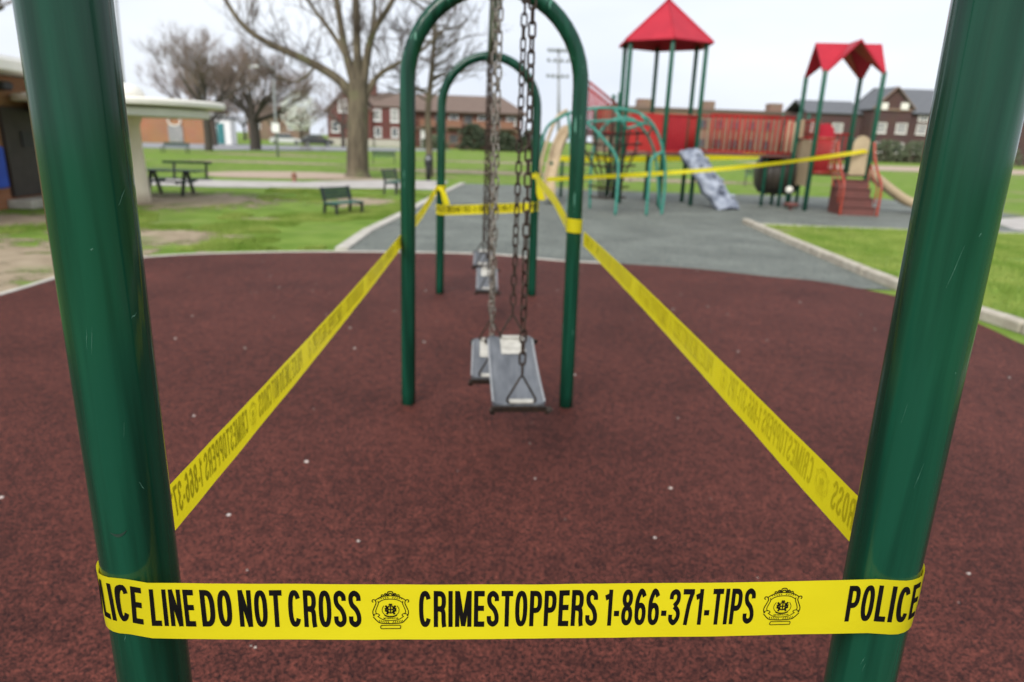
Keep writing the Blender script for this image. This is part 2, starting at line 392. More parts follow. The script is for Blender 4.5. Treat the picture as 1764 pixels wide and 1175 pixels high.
sheet('footpath', [(-14, 21.4), (-8, 21.2), (-6.3, 21.6), (-3, 22.6), (-1.5, 22.6), (-1.4, 27.6), (-3.6, 27.2), (-6.4, 24.6), (-9, 24.2), (-14, 24.6)], .0125, 'path')
sheet('street', [(-130, 62), (-23, 62.5), (-12, 78), (-4, 95), (-8, 103), (-20, 100), (-40, 84), (-130, 84)], .02, 'road')
sheet('baseball_dirt', [(30, 62), (140, 62), (140, 84), (30, 84)], .02, 'sand')
sheet('footpath', [(12.3, 15.2), (30, 15.0), (30, 18.8), (16.2, 19.2), (13.3, 17.6)], .0085, 'path')

maroon_pts = [(-5.4, 2.5), (-5.15, 5.2), (-4.86, 6.6), (-4.8, 7.5), (-4.78, 8.2), (-4.55, 8.95), (-3.9, 9.4), (-2.6, 9.78), (-1.2, 9.95), (.12, 9.93), (1.11, 9.52), (2.16, 9.36), (2.95, 9.14), (3.73, 8.7), (4.3, 8.45), (4.78, 7.8), (5.0, 7.1), (4.96, 6.28), (4.85, 5.4), (4.9, 3.5), (4.7, 1), (3.5, -2.5), (0, -4), (-3.5, -3), (-5, -.5)]
mar = catmull([(x, y, 0) for x, y in maroon_pts], 6, True)
sheet('swing_area_rubber', mar, .016, 'maroon')
sheet('play_area_rubber', [(-2.08, 9.0), (5.05, 8.0), (5.78, 15.0), (12.2, 14.75), (13.0, 17.5), (15.5, 19.0), (14.5, 24.5), (3.4, 24.5), (2.1, 26.2), (-.75, 26.2), (-1.42, 19.0), (-2.0, 12.0)], .0118, 'greyrub')

def edging(name, pts, w, h, mt='conc', z0=0.0):
    mb = MB(); P = [Vector(p) for p in pts]; vs = []
    for i, p in enumerate(P):
        t = (P[min(i+1, len(P)-1)]-P[max(i-1, 0)]).normalized(); nn = Vector((-t.y, t.x, 0))*w/2
        b = min(.012, h*.3)
        for q, zz in ((p-nn, z0), (p-nn, h-b), (p-nn*.9, h), (p+nn*.9, h), (p+nn, h-b), (p+nn, z0)): vs.append((q.x, q.y, zz))
    fs = []
    for i in range(len(P)-1):
        for k in range(5): fs.append((i*6+k, i*6+k+1, i*6+6+k+1, i*6+6+k))
    fs += [tuple(reversed(range(6))), tuple(range(len(P)*6-6, len(P)*6))]
    mb.add(vs, fs); return struct(mb.build(name, mt))
edging('rubber_edging', [p for p in mar[3:65] ], .075, .024)
edging('path_edging', [(-2.12, 10.05, 0), (-2.08, 12.1, 0), (-1.75, 15.5, 0), (-1.5, 19, 0), (-.8, 26.2, 0)], .2, .05)
edging('lawn_edging', [(5.9, 15.05, 0), (8, 14.75, 0), (12.2, 14.55, 0)], .09, .03)
# kerb of cast pieces along the right-hand lawn
kerb = struct(empty('kerb', (5.2, 8, 0))); 
kp = catmull([(5.86, 15.1, 0), (5.6, 12.8, 0), (5.36, 10.4, 0), (5.18, 8.3, 0), (5.16, 7.0, 0), (5.27, 5.6, 0), (5.4, 4.0, 0), (5.4, 1.5, 0), (5.1, -1, 0)], 6)
for i in range(0, len(kp)-3, 4):
    a, b = kp[i], kp[min(i+4, len(kp)-1)]; d = (b-a).normalized()
    mb = MB(); c = (a+b)/2
    mb.box((c.x, c.y, .055), ((b-a).length-.012, .15+random.uniform(-.006, .006), .13), rz=math.atan2(d.y, d.x), bev=.018)
    mb.build('kerb_stone', 'kerb', kerb)

# grass blades (one mass)
def inpoly(x, y, poly):
    c = False; n = len(poly); j = n-1
    for i in range(n):
        xi, yi = poly[i][0], poly[i][1]; xj, yj = poly[j][0], poly[j][1]
        if ((yi > y) != (yj > y)) and (x < (xj-xi)*(y-yi)/(yj-yi)+xi): c = not c
        j = i
    return c
def grass(name, poly, count, hmin, hmax, label, bare=.0, seed=1):
    rng = np.random.default_rng(seed)
    xs = [p[0] for p in poly]; ys = [p[1] for p in poly]
    pts = []
    while len(pts) < count:
        X = rng.uniform(min(xs), max(xs), 4000); Y = rng.uniform(min(ys), max(ys), 4000)
        for x, y in zip(X, Y):
            if noise.noise(Vector((x*.55+seed, y*.55, 1.7)))+.5*noise.noise(Vector((x*1.9, y*1.9, seed))) < bare: continue
            if any(((x-d[0])/d[2])**2+((y-d[1])/d[3])**2 < .75*(.35+rng.random()) for d in DIRT[:6]): continue
            if inpoly(x, y, poly): pts.append((x, y))
            if len(pts) >= count: break
    P = np.array(pts); n = len(P)
    a = rng.uniform(0, 6.283, n); h = rng.uniform(hmin, hmax, n); w = rng.uniform(.004, .009, n); ln = rng.uniform(0, .6, n)*h; la = rng.uniform(0, 6.283, n)
    V = np.zeros((n*3, 3)); dx, dy = np.cos(a)*w, np.sin(a)*w
    V[0::3, 0] = P[:, 0]-dx; V[0::3, 1] = P[:, 1]-dy
    V[1::3, 0] = P[:, 0]+dx; V[1::3, 1] = P[:, 1]+dy
    V[2::3, 0] = P[:, 0]+np.cos(la)*ln; V[2::3, 1] = P[:, 1]+np.sin(la)*ln; V[2::3, 2] = h
    me = bpy.data.meshes.new(name); me.vertices.add(n*3); me.loops.add(n*3); me.polygons.add(n)
    me.vertices.foreach_set('co', V.ravel()); me.loops.foreach_set('vertex_index', np.arange(n*3)); me.polygons.foreach_set('loop_start', np.arange(0, n*3, 3))
    me.update(); me.validate(); me.materials.append(M['blade'])
    o = bpy.data.objects.new(name, me); COL.objects.link(o); o['kind'] = 'stuff'; o['label'] = label; o['category'] = 'grass'; return o
grass('grass', [(-5.2, 9.55), (-2.4, 10.05), (-2.25, 12.1), (-1.9, 15.5), (-1.65, 19), (-1.5, 22), (-6.5, 21.2), (-5.6, 16.5), (-7.5, 14), (-9.4, 12), (-9.4, 9)], 70000, .03, .085, 'patchy green lawn around the small green bench', -.06, 3)
grass('grass', [(5.45, 8.6), (5.95, 14.9), (12.2, 14.4), (16, 14.2), (12, 6), (5.5, 4.5)], 80000, .03, .08, 'dense bright green lawn behind the concrete kerb', -.6, 8)
grass('grass', [(-7, 6), (-5.1, 6.5), (-5.0, 9.3), (-9, 10), (-9.2, 7)], 5000, .02, .05, 'sparse tufts of grass on the bare dirt', .25, 5)

# ================================================================== SWING SET
Y1, Y2, Y3 = .7725, 4.0377, 7.2506
SKEW = -.0049
PR = .0445
sw = tag(empty('swing_set', (0, Y2, 0)), 'tall green three-arch steel swing frame with its posts framing the picture', 'swing set')
for Y in (Y1, Y2, Y3):
    path = []
    for z in np.linspace(-.05, 1.94, 14): path.append((-(.504-.0098*z), Y-SKEW, z))
    r0 = .504-.0098*1.94
    for a in np.linspace(180, 0, 25)[1:-1]: path.append((r0*math.cos(R(a)), Y-SKEW*(-math.cos(R(a))), 1.94+.50*math.sin(R(a))))
    for z in np.linspace(1.94, -.05, 14): path.append((.504-.0098*z, Y+SKEW, z))
    mb = MB(); mb.tube(path, PR, 40 if Y == Y1 else 28)
    mb.build('arch', 'paint', sw, True)
mb = MB(); mb.tube([(0, Y1-.12, 2.40), (0, 3, 2.40), (0, 5, 2.40), (0, Y3+.12, 2.40)], .036, 24); mb.build('beam', 'paint', sw, True)
for Y in (Y1, Y2, Y3):
    mb = MB(); mb.tube([(0, Y-.06, 2.42), (0, Y+.06, 2.42)], .056, 20); mb.build('collar', 'paint', sw, True)

# scratches and scuffs in the paint of the two front posts
front_arch = [o for o in sw.children if o.name.startswith('arch')][0]
rs = random.Random(77)
for side, marks in ((-1, [(-28, 1.565, 14, .018), (-70, 1.52, 4, .001), (-30, 1.44, 10, .004), (-86, 1.405, 5, .03), (-92, 1.41, 4, .024), (-60, 1.30, 3, .02), (-48, 1.24, 6, -.012), (-100, 1.02, 4, .01)]), (1, [(-118, 1.50, 12, .05), (-90, 1.56, 3, .004), (-140, 1.33, 4, .03), (-105, 1.25, 7, .035), (-128, .98, 4, .012), (-124, .97, 3, .014), (-80, 1.40, 2, .002)])):
    cxp, cyp = side*.4935, Y1+side*SKEW
    for a0, z, da, dz in marks:
        mb = MB(); n = 10
        for i in range(n+1):
            t = i/n; a = R(a0+da*t); zz = z+dz*t+.0006*math.sin(9*t+z*30); rr = PR+.0004; wv = .0005*math.sin(math.pi*min(.999, max(.02, t)))+.0001
            xs_ = side*(.504-.0098*zz)
            for sg in (-1, 1): mb.v.append((xs_+rr*math.cos(a), cyp+rr*math.sin(a), zz+sg*wv+sg*.3*wv*rs.random()))
        for i in range(n): mb.f.append((2*i, 2*i+2, 2*i+3, 2*i+1))
        mb.build('scratch', 'scratch', front_arch)
mb = MB(); n = 14
for i in range(n+1):
    t = i/n; a = R(-98+26*t); zz = 1.178-.006*math.sin(3*t)+.003*t; rr = PR+.0005; wv = .0022*math.sin(math.pi*(t*.96+.02))
    for sg in (-1, 1): mb.v.append((-(.504-.0098*zz)+rr*math.cos(a), Y1-SKEW+rr*math.sin(a), zz+sg*wv))
for i in range(n): mb.f.append((2*i, 2*i+2, 2*i+3, 2*i+1))
mb.build('scuff', 'scuff', front_arch)

# one chain link, shared by all links
def link_mesh():
    mb = MB(); hl, hw, r = .024, .0135, .0046; path = []
    for i in range(9): a = R(180*i/8); path.append((hw*math.cos(a), 0, hl-hw+.008+hw*math.sin(a)+.0))
    for i in range(9): a = R(180+180*i/8); path.append((hw*math.cos(a), 0, -(hl-hw+.008)+hw*math.sin(a)))
    mb.tube(path, r, 7, closed=True); return mb
PITCH_L = .053
def chain(parent, bottom, top, mt, rnd, joined=False, twist=0.0):
    b, t = Vector(bottom), Vector(top); d = t-b; L = d.length; n = int(L/PITCH_L); q = d.to_track_quat('Z', 'Y')
    off = Vector(parent['_o']); proto = None; big = MB(); lm = link_mesh()
    for i in range(n+1):
        rz = (i % 2)*R(90)+twist*i+rnd.uniform(-.22, .22)
        p = b+d.normalized()*(PITCH_L*(i+.4))+Vector((rnd.uniform(-1, 1), rnd.uniform(-1, 1), 0))*.0012
        if joined:
            mm = q.to_matrix() @ Matrix.Rotation(rz, 3, 'Z'); big.add([p+mm @ Vector(v) for v in lm.v], lm.f)
        else:
            if proto is None:
                proto = lm.build('chain_link', mt, None, True, origin=(0, 0, 0)); o = proto; o.parent = parent
            else: o = copy_mesh(proto, parent)
            o.location = p-off; o.rotation_mode = 'QUATERNION'; o.rotation_quaternion = q @ Matrix.Rotation(rz, 3, 'Z').to_quaternion()
    if joined: big.build('chain', mt, parent, True)

def swing(label, xn, yn, zn, xf, yf, zf, width, topx, chain_mt, seed, joined=False, tw=0.0, sticker=True):
    rnd = random.Random(seed)
    S = empty('swing', ((xn+xf)/2, (yn+yf)/2, min(zn, zf)-.03)); tag(S, label, 'swing', 'swings hanging from the arched frame')
    A, B = Vector((xn, yn, zn)), Vector((xf, yf, zf)); L = (B-A).length
    ey = (B-A).normalized(); ex = Vector((1, 0, 0)); ex = (ex-ey*ex.dot(ey)).normalized(); ez = ex.cross(ey)
    def T(x, y, z): return A+ex*x+ey*y+ez*z
    def sag(y): u = y/L; return -.035*4*u*(1-u)*.6
    # seat: rounded-corner rubber slab, sagging slightly
    ny, nx = 18, 10; hw = width/2; th = .016
    def half(y):
        e = min(y, L-y); c = .035
        return hw-(c-math.sqrt(max(0, c*c-(c-e)**2)) if e < c else 0)
    mb = MB(); vs = []; fs = []
    ysmp = [0, .006, .015, .03]+[.05+(L-.1)*k/(ny-1) for k in range(ny)]+[L-.03, L-.015, L-.006, L]
    for side in (1, -1):
        for y in ysmp:
            h_ = half(y)
            for k in range(nx+1):
                u = -1+2*k/nx; lip = .006*max(0, abs(u)-.82)/.18
                vs.append(T(u*h_, y, sag(y)+side*th/2+(lip if side > 0 else 0)))
    m_ = len(ysmp); c_ = nx+1
    for i in range(m_-1):
        for k in range(nx):
            a = i*c_+k; fs.append((a, a+1, a+c_+1, a+c_)); a += m_*c_; fs.append((a, a+c_, a+c_+1, a+1))
    for i in range(m_-1):
        for k in (0, nx):
            a = i*c_+k; b = a+m_*c_; fs.append((a, a+c_, b+c_, b) if k == 0 else (a, b, b+c_, a+c_))
    for i in (0, m_-1):
        for k in range(nx):
            a = i*c_+k; b = a+m_*c_; fs.append((a, b, b+1, a+1) if i == 0 else (a, a+1, b+1, b))
    mb.add(vs, fs); seat = mb.build('seat', 'seat', S, False)
    for sd in (-1, 1):
        mb = MB(); mb.tube([T(sd*(half(y)-.004), y, sag(y)+th/2+.004) for y in ysmp[3:-3]], .0055, 6); mb.build('seat_rim', 'seatrim', seat, True)
    if sticker:
        mb = MB(); y0, y1 = L-.17, L-.005; x0, x1 = -.055, .075
        g = [[T(x, y, sag(y)+th/2+.0035) for x in (x0, (x0+x1)/2, x1)] for y in np.linspace(y0, y1, 5)]
        for i in range(4):
            for k in range(2): mb.add([g[i][k], g[i][k+1], g[i+1][k+1], g[i+1][k]], [(0, 1, 2, 3)])
        mb.build('worn_label', 'sticker', seat)
    # end bars, bolts, triangles, chains
    for e, yy in ((0, -.004), (1, L+.004)):
        mb = MB(); mb.bar(T(-hw-.004, yy, -.012), T(hw+.004, yy, -.012), .014, .026, ez); mb.build('end_bar', 'darksteel', S)
        for sd in (-1, 1):
            mb = MB(); mb.tube([T(sd*hw, yy-.014 if e == 0 else yy+.014, -.022), T(sd*(hw+(.022 if sd > 0 else .0)), yy+(.012 if e == 0 else -.012), -.022)], .014, 8); mb.build('corner_bolt', 'darksteel', S)
        base = T(.01, (.018 if e == 0 else L-.018), .012); top_ = Vector((topx[e], base.y, 2.37))
        dirn = (top_-base).normalized(); apex = base+dirn*.135; tw_ = .075
        p0, p1 = base-ex*tw_, base+ex*tw_
        path = []
        def rc(p, a, b, rr=.016): return [p+(a-p).normalized()*rr, p+((a-p).normalized()+(b-p).normalized())*rr*.35, p+(b-p).normalized()*rr]
        path = rc(p0, apex, p1)+rc(p1, p0, apex)+rc(apex, p1, p0, .012)
        mb = MB(); mb.tube(path, .0052, 8, closed=True); mb.build('triangle_hanger', 'darksteel', S, True)
        mb = MB(); mb.bar(base-ex*.055+ez*.004, base+ex*.055+ez*.004, .028, .006, ez); mb.build('wear_plate', 'sticker', S)
        chain(S, apex+dirn*.004, top_, chain_mt, rnd, joined, tw)
        mb = MB(); mb.tube([(0, base.y, 2.40-.04), (topx[e]*.6, base.y, 2.385), (topx[e], base.y, 2.385), (topx[e], base.y, 2.36)], .011, 8); mb.build('hanger_bracket', 'darksteel', S, True)
    return S
swing('nearest grey strap swing on rusty brown chains, right of the others', .132, 2.915, .462, .108, 3.57, .600, .25, (.126, .130), 'rust', 1, tw=.10)
swing('second grey swing, half hidden behind the nearest seat, on pale chains', .0, 3.57, .355, .0, 3.96, .470, .205, (.012, -.006), 'galv', 2, tw=.35)
swing('small grey swing low between the far posts, third along the frame', .0, 5.88, .355, .0, 6.38, .465, .192, (.0, .0), 'rust', 3, True, .3)
swing('farthest grey swing, just peeking above the third seat', -.045, 6.78, .415, -.04, 7.04, .52, .185, (-.02, -.02), 'rust', 4, True, .3, False)

# ================================================================== POLICE TAPE
TW = .082
class Path:
    """ribbon centre line with arc length; up vector is vertical"""
    def __init__(s, pts, s_at=None):
        s.P = [Vector(p) for p in pts]; s.L = [0]
        for a, b in zip(s.P, s.P[1:]): s.L.append(s.L[-1]+(b-a).length)
        s.off = 0; s.w = TW; s.wob = 0.0
    def at(s, u, v, lift=0.0):
        u2 = u-s.off; L = s.L
        i = int(np.searchsorted(L, u2)); i = max(1, min(i, len(L)-1))
        k = (u2-L[i-1])/max(1e-9, L[i]-L[i-1]); k = max(0, min(1, k))
        p = s.P[i-1].lerp(s.P[i], k)
        def tan(j): return (s.P[min(j+1, len(s.P)-1)]-s.P[max(j-1, 0)]).normalized()
        t = tan(i-1).lerp(tan(i), k).normalized()
        n = Vector((t.y, -t.x, 0)).normalized(); up = n.cross(t)*-1
        if up.z < 0: up = -up
        if s.wob: lift += s.wob*(1+noise.noise(Vector((u*7.5, v*1.6, 2.3)))*.75+.25*noise.noise(Vector((u*23, v*2.5+u*6, 5.1))))
        return p+up*((v-.5)*s.w)+n*lift
def ribbon(path, u0, u1, n, name, parent, curl=0.0):
    mb = MB(); nv = 4
    for i in range(n+1):
        u = u0+(u1-u0)*i/n
        for k in range(nv+1): mb.v.append(tuple(path.at(u, k/nv, curl*math.sin(math.pi*k/nv))))
    c = nv+1
    for i in range(n):
        for k in range(nv): mb.f.append((i*c+k, (i+1)*c+k, (i+1)*c+k+1, i*c+k+1))
    return mb.build(name, 'tape', parent, True)

TK = .15   # stroke weight relative to letter height
def sell(cx, cy, rx, ry, a0, a1, n=20, e=2.5):
    out = []
    for i in range(n+1):
        a = R(a0+(a1-a0)*i/n); c, s_ = math.cos(a), math.sin(a)
        out.append((cx+rx*math.copysign(abs(c)**(2/e), c), cy+ry*math.copysign(abs(s_)**(2/e), s_)))
    return out
def spl(pts, n=5): return [(p.x, p.y) for p in catmull([(x, y, 0) for x, y in pts], n)]
h = TK/2
def glyph(ch):
    t = 1-h
    w = {'I': .15, 'M': .58, '1': .27, '-': .2, 'E': .37, 'L': .36, 'T': .41, 'S': .42}.get(ch, .43)
    r_ = w-h; mid = w/2
    if ch == 'O': g = [sell(mid, .5, mid-h, .5-h, 0, 360, 28)]
    elif ch == 'C': g = [sell(mid, .5, mid-h, .5-h, 34, 326, 24)]
    elif ch == 'I': g = [[(h, 0), (h, 1)]]
    elif ch == 'L': g = [[(h, 1), (h, 0)], [(h, h), (w, h)]]
    elif ch == 'E': g = [[(h, 1), (h, 0)], [(h, t), (w, t)], [(h, .52), (w*.95, .52)], [(h, h), (w, h)]]
    elif ch == 'T': g = [[(0, t), (w, t)], [(mid, 1), (mid, 0)]]
    elif ch == 'N': g = [[(h, 0), (h, 1)], [(r_, 0), (r_, 1)], [(h*1.0, 1-.01), (r_, .01)]]
    elif ch == 'M': g = [[(h, 0), (h, 1)], [(r_, 0), (r_, 1)], [(h+.02, .97), (mid-.015, .09), (mid+.015, .09), (r_-.02, .97)]]
    elif ch == 'A': g = [[(h*.8, 0), (mid, .97), (w-h*.8, 0)], [(.1, .27), (w-.1, .27)]]
    elif ch == 'D': g = [[(h, 0), (h, 1)], [(h, t)]+sell(.17, .5, r_-.17, .5-h, 90, -90, 16, 2.6)+[(h, h)]]
    elif ch in 'PR':
        lo = .45 if ch == 'P' else .50
        g = [[(h, 0), (h, 1)], [(h, t)]+sell(.2, (t+lo)/2, r_-.2, (t-lo)/2, 90, -90, 12, 2.6)+[(h, lo)]]
        if ch == 'R': g.append([(p[0], p[1]) for p in spl([(.19, .50), (.30, .47), (.34, .36), (.345, .16), (.37, 0)])])
    elif ch == 'S': g = [spl([(r_, .72), (r_-.015, .85), (mid, t), (h+.02, .86), (h+.005, .72), (.13, .60), (mid+.05, .48), (r_-.005, .32), (r_-.01, .15), (mid, h), (h+.015, .15), (h, .30)])]
    elif ch == '8': g = [sell(mid, .745, mid-h-.015, .255-h, 0, 360, 22, 2.2), sell(mid, .285, mid-h, .285-h, 0, 360, 22, 2.2)]
    elif ch == '6': g = [sell(mid, .315, mid-h, .315-h, 0, 360, 22, 2.3), spl([(h, .33), (h+.005, .66), (mid-.03, t), (mid+.06, t-.005), (r_-.01, .80)])]
    elif ch == '3': g = [spl([(h, .72), (h+.02, .86), (mid, t), (r_-.02, .86), (r_-.02, .68), (mid-.02, .53)]), spl([(mid-.02, .53), (r_-.01, .40), (r_, .22), (mid, h), (h+.01, .16), (h, .30)])]
    elif ch == '7': g = [[(0, t), (w, t)], spl([(w-h*.9, t), (.24, .55), (.16, 0)])]
    elif ch == '1': g = [[(w-h, 0), (w-h, 1)], [(w-h, .84), (.0, .77)]]
    elif ch == '-': g = [[(0, .34), (w, .34)]]
    else: g = []
    return w, g
def stroke(path, wd):
    P = [Vector((p[0], p[1])) for p in path]
    closed = (P[0]-P[-1]).length < 1e-5
    if closed: P = P[:-1]
    n = len(P); Lf = []; Rt = []
    for i in range(n):
        a = P[i]-P[i-1] if (i > 0 or closed) else P[1]-P[0]
        b = P[(i+1) % n]-P[i] if (i < n-1 or closed) else P[i]-P[i-1]
        a = a.normalized(); b = b.normalized(); na = Vector((-a.y, a.x)); nb = Vector((-b.y, b.x)); mm = na+nb
        if mm.length < .2: mm = na
        mm.normalize(); k = wd/2/max(.8, mm.dot(na))
        Lf.append(P[i]+mm*k); Rt.append(P[i]-mm*k)
    q = [(Lf[i], Rt[i], Rt[(i+1) % n], Lf[(i+1) % n]) for i in range(n if closed else n-1)]
    return q
def put_strokes(mb, path, quads, fu, fv, lift):
    for q in quads:
        # split long quads so that print follows the curve of the ribbon
        du = abs(fu(q[0][0])-fu(q[2][0])); k = max(1, int(du/.006))
        for i in range(k):
            a, b = i/k, (i+1)/k
            c = [q[0].lerp(q[3], a), q[1].lerp(q[2], a), q[1].lerp(q[2], b), q[0].lerp(q[3], b)]
            mb.add([path.at(fu(p.x), fv(p.y), lift) for p in c], [(0, 1, 2, 3)])
def text(mb, path, s, u0, u1, v0, v1):
    gs = [glyph(c) for c in s]; gap = .085
    tot = sum(g[0] for g in gs)+gap*(len(s)-1)+sum(.12 for c in s if c == ' '); k = (u1-u0)/tot; x = 0
    for w, st in gs:
        for j, pth in enumerate(st):
            put_strokes(mb, path, stroke(pth, TK), lambda X, x=x: u0+(x+X)*k, lambda Y: v0+Y*(v1-v0), .0004+.00008*j)
        x += w+gap
def badge(mb, path, u0, u1, v0, v1):
    W_ = .022
    def P(pts, wd=W_, j=0): put_strokes(mb, path, stroke(pts, wd), lambda X: u0+X*(u1-u0), lambda Y: v0+Y*(v1-v0), .0004+.00006*j)
    # side scrolls
    for s in (1, -1):
        f = lambda pts: [(.5+s*(x-.5), y) for x, y in pts]
        P(f(spl([(.03, .70), (.0, .73), (.02, .77), (.07, .765), (.10, .72), (.10, .66), (.05, .55), (.015, .46), (.02, .37), (.06, .33)])), .026, 1)
        P(f(spl([(.16, .74), (.165, .66), (.12, .55), (.09, .45), (.12, .38)])), .022, 2)
        P(f(spl([(.02, .33), (.06, .38), (.15, .39), (.19, .35), (.14, .31)])), .022, 3)
        P(f(spl([(.02, .31), (.12, .20), (.22, .14), (.5, .12)])), .026, 4)
        P(f(spl([(.16, .31), (.25, .25), (.36, .215), (.5, .205)])), .02, 5)
        P(f(spl([(.08, .76), (.2, .83), (.33, .87), (.5, .885)])), .024, 6)
        P(f(spl([(.16, .69), (.25, .75), (.36, .785), (.5, .795)])), .02, 7)
        P(f(spl([(.25, .86), (.27, .91), (.33, .90), (.36, .945), (.42, .935), (.44, .985), (.5, 1.0)])), .026, 8)
        P(f(spl([(.36, .90), (.40, .915), (.44, .905), (.47, .94), (.5, .95)])), .03, 9)
        P(f(spl([(.32, .62), (.27, .52), (.29, .42), (.37, .345)])), .016, 10)
        # supporters and shield inside the ring
        P(f(spl([(.36, .62), (.40, .57), (.37, .50), (.42, .44), (.39, .38)])), .05, 11)
        P(f(spl([(.34, .55), (.38, .53), (.35, .46)])), .03, 12)
        P(f(spl([(.33, .36), (.42, .325), (.5, .32)])), .035, 13)
        for k in range(5):   # worn lettering on the two banners reads only as ticks
            a = .055+.06*k
            P(f([(.5-a, .815+.015-a*.12), (.5-a-.028, .865-a*.12)]), .018, 14+k % 2)
            P(f([(.5-a, .145+a*.10), (.5-a-.026, .19+a*.13)]), .018, 14+k % 2)
    P(sell(.5, .52, .075, .10, 0, 360, 16, 2.6), .03, 16)
    P([(.43, .52), (.57, .52)], .03, 17); P([(.5, .61), (.5, .43)], .03, 18)
    P(spl([(.46, .64), (.48, .67), (.5, .65), (.52, .67), (.54, .64)]), .03, 19)
    P([(.24, .0), (.76, .0), (.77, .04), (.77, .07), (.74, .09), (.24, .09), (.22, .06), (.22, .02), (.24, .0)], .02, 20)
    text(mb, path, 'METROPOLITAN', u0+.30*(u1-u0), u0+.70*(u1-u0), v0+.245*(v1-v0), v0+.285*(v1-v0))
V0, V1 = .232, .892
PERIOD = .994
WORDS = [('POLICE', -.568, -.4695), ('LINE', -.4590, -.4054), ('DO', -.3976, -.3599), ('NOT', -.3514, -.2978), ('CROSS', -.2906, -.2005), ('#', -.1853, -.1416), ('CRIMESTOPPERS', -.1278, .0994), ('1-866-371-TIPS', .1092, .3033), ('#', .3163, .3633)]
def print_tape(path, parent, umin, umax, detail=True):
    k0 = math.floor((umin+.568)/PERIOD); k1 = math.ceil((umax+.568)/PERIOD)
    for k in range(k0, k1+1):
        for s, a, b in WORDS:
            a += k*PERIOD; b += k*PERIOD
            if a < umin or b > umax: continue
            mb = MB()
            if s == '#':
                if detail or (-1.5 < a < 1.5): badge(mb, path, a-.001, b+.001, .215, .885); nm = 'printed_badge'
                else: continue
            else: text(mb, path, s, a, b, V0, V1); nm = 'printed_word'
            mb.build(nm, 'ink', parent)

def arc(cx, cy, r, a0, a1, z0, z1, n=8): return [(cx+r*math.cos(R(a0+(a1-a0)*i/n)), cy+r*math.sin(R(a0+(a1-a0)*i/n)), z0+(z1-z0)*i/n) for i in range(n+1)]
pr = PR+.0014
xl = .4935
t1 = tag(empty('police_tape', (0, Y1, .98)), 'yellow police tape with bold black lettering wrapped round the front posts', 'tape', 'yellow tapes closing off the playground')
back_l = [(-xl-pr, Y3-SKEW+.0, 1.115), (-xl-pr-.002, 5.6, 1.055), (-xl-pr, Y2-SKEW, 1.045)]
left = [(-xl-pr-.0, y, 1.072-.03*((y-Y1)/3.27)-.012*math.sin(math.pi*(y-Y1)/3.27)) for y in np.linspace(3.9, Y1+.1, 26)]
wl_ = arc(-xl, Y1-SKEW, pr, 180, 270, 1.0725, 1.075, 12)
front = [(x, Y1-pr-.0, 1.0755-.0055*(1-(x/.49)**2)+.003*(x/.49)) for x in np.linspace(-.46, .46, 24)]
wr_ = arc(xl, Y1+SKEW, pr, -90, 0, 1.0785, 1.083, 12)
right = [(xl+pr, y, 1.083+.022*((y-Y1)/3.27)+.012*math.sin(math.pi*(y-Y1)/3.27)) for y in np.linspace(Y1+.1, 3.95, 26)]
tape1 = Path(back_l+left+wl_+front+wr_+right)
i0 = len(back_l)+len(left)+len(wl_)+12
# arc length zero sits at X = 0 of the front span
xs = [p.x for p in tape1.P]
for i in range(len(back_l)+len(left)+len(wl_), len(xs)-1):
    if xs[i] <= 0 <= xs[i+1]:
        tape1.off = -(tape1.L[i]+(0-xs[i])/(xs[i+1]-xs[i])*(tape1.L[i+1]-tape1.L[i])); break
UA, UB = tape1.off, tape1.off+tape1.L[-1]
def ribbon_us(path, us, name, parent, nv=4):
    mb = MB()
    for u in us:
        for k in range(nv+1): mb.v.append(tuple(path.at(u, k/nv)))
    c = nv+1
    for i in range(len(us)-1):
        for k in range(nv): mb.f.append((i*c+k, (i+1)*c+k, (i+1)*c+k+1, i*c+k+1))
    return mb.build(name, 'tape', parent, True)
tape1.wob = .0017
rib = ribbon_us(tape1, list(np.linspace(UA, UB, 1150)), 'ribbon', t1, 8)
print_tape(tape1, rib, UA+.3, UB-.02)
# turn of tape round the middle right post, its run to the far post and the loose ends
band = Path(arc(.4925, Y2+SKEW, PR+.004, 20, -340, 1.165, 1.185, 40))
rb = ribbon_us(band, band.L, 'wrapped_turn', t1)
mb = MB(); band.off = 0
put_strokes(mb, band, stroke(glyph('O')[1][0], TK), lambda X: PR*R(102)+X*.045, lambda Y: .3+Y*.45, .0006); mb.build('printed_letter', 'ink', rb)
run = Path([(.4925-PR-.003, Y2+.02, 1.19), (.470, 5, 1.235), (.47, 6.2, 1.275), (.49, Y3-.02, 1.305)])
ribbon_us(run, run.L, 'ribbon', t1)
for (x, y, z), pts in {(.49, Y3-.05, 1.3): [(0, 0, 0), (.04, -.02, -.08), (.05, -.03, -.17), (.075, -.04, -.25)], (-.50, Y3-.05, 1.15): [(0, 0, 0), (.04, -.02, -.06), (.06, -.03, -.13), (.075, -.03, -.18)]}.items():
    mb = MB(); ps = [Vector((x+a, y+b, z+c)) for a, b, c in pts]
    for i, p in enumerate(ps):
        wv = .012+.022*min(1, i/1.5); mb.v += [tuple(p+Vector((-wv, .006*i, 0))), tuple(p+Vector((wv, -.012*i, .01)))]
    for i in range(len(ps)-1): mb.f.append((2*i, 2*i+1, 2*i+3, 2*i+2))
    mb.build('loose_end', 'tape', t1, True)
    kn = Path(arc(math.copysign(.49, x), Y3, PR+.005, 0, 360, z-.02, z, 20)); 
    mbk = MB(); us = kn.L
    for u in us: mbk.v += [tuple(kn.at(u, .2)), tuple(kn.at(u, .8, .004))]
    for i in range(len(us)-1): mbk.f.append((2*i, 2*i+1, 2*i+3, 2*i+2))
    mbk.build('knot', 'tape', t1, True)
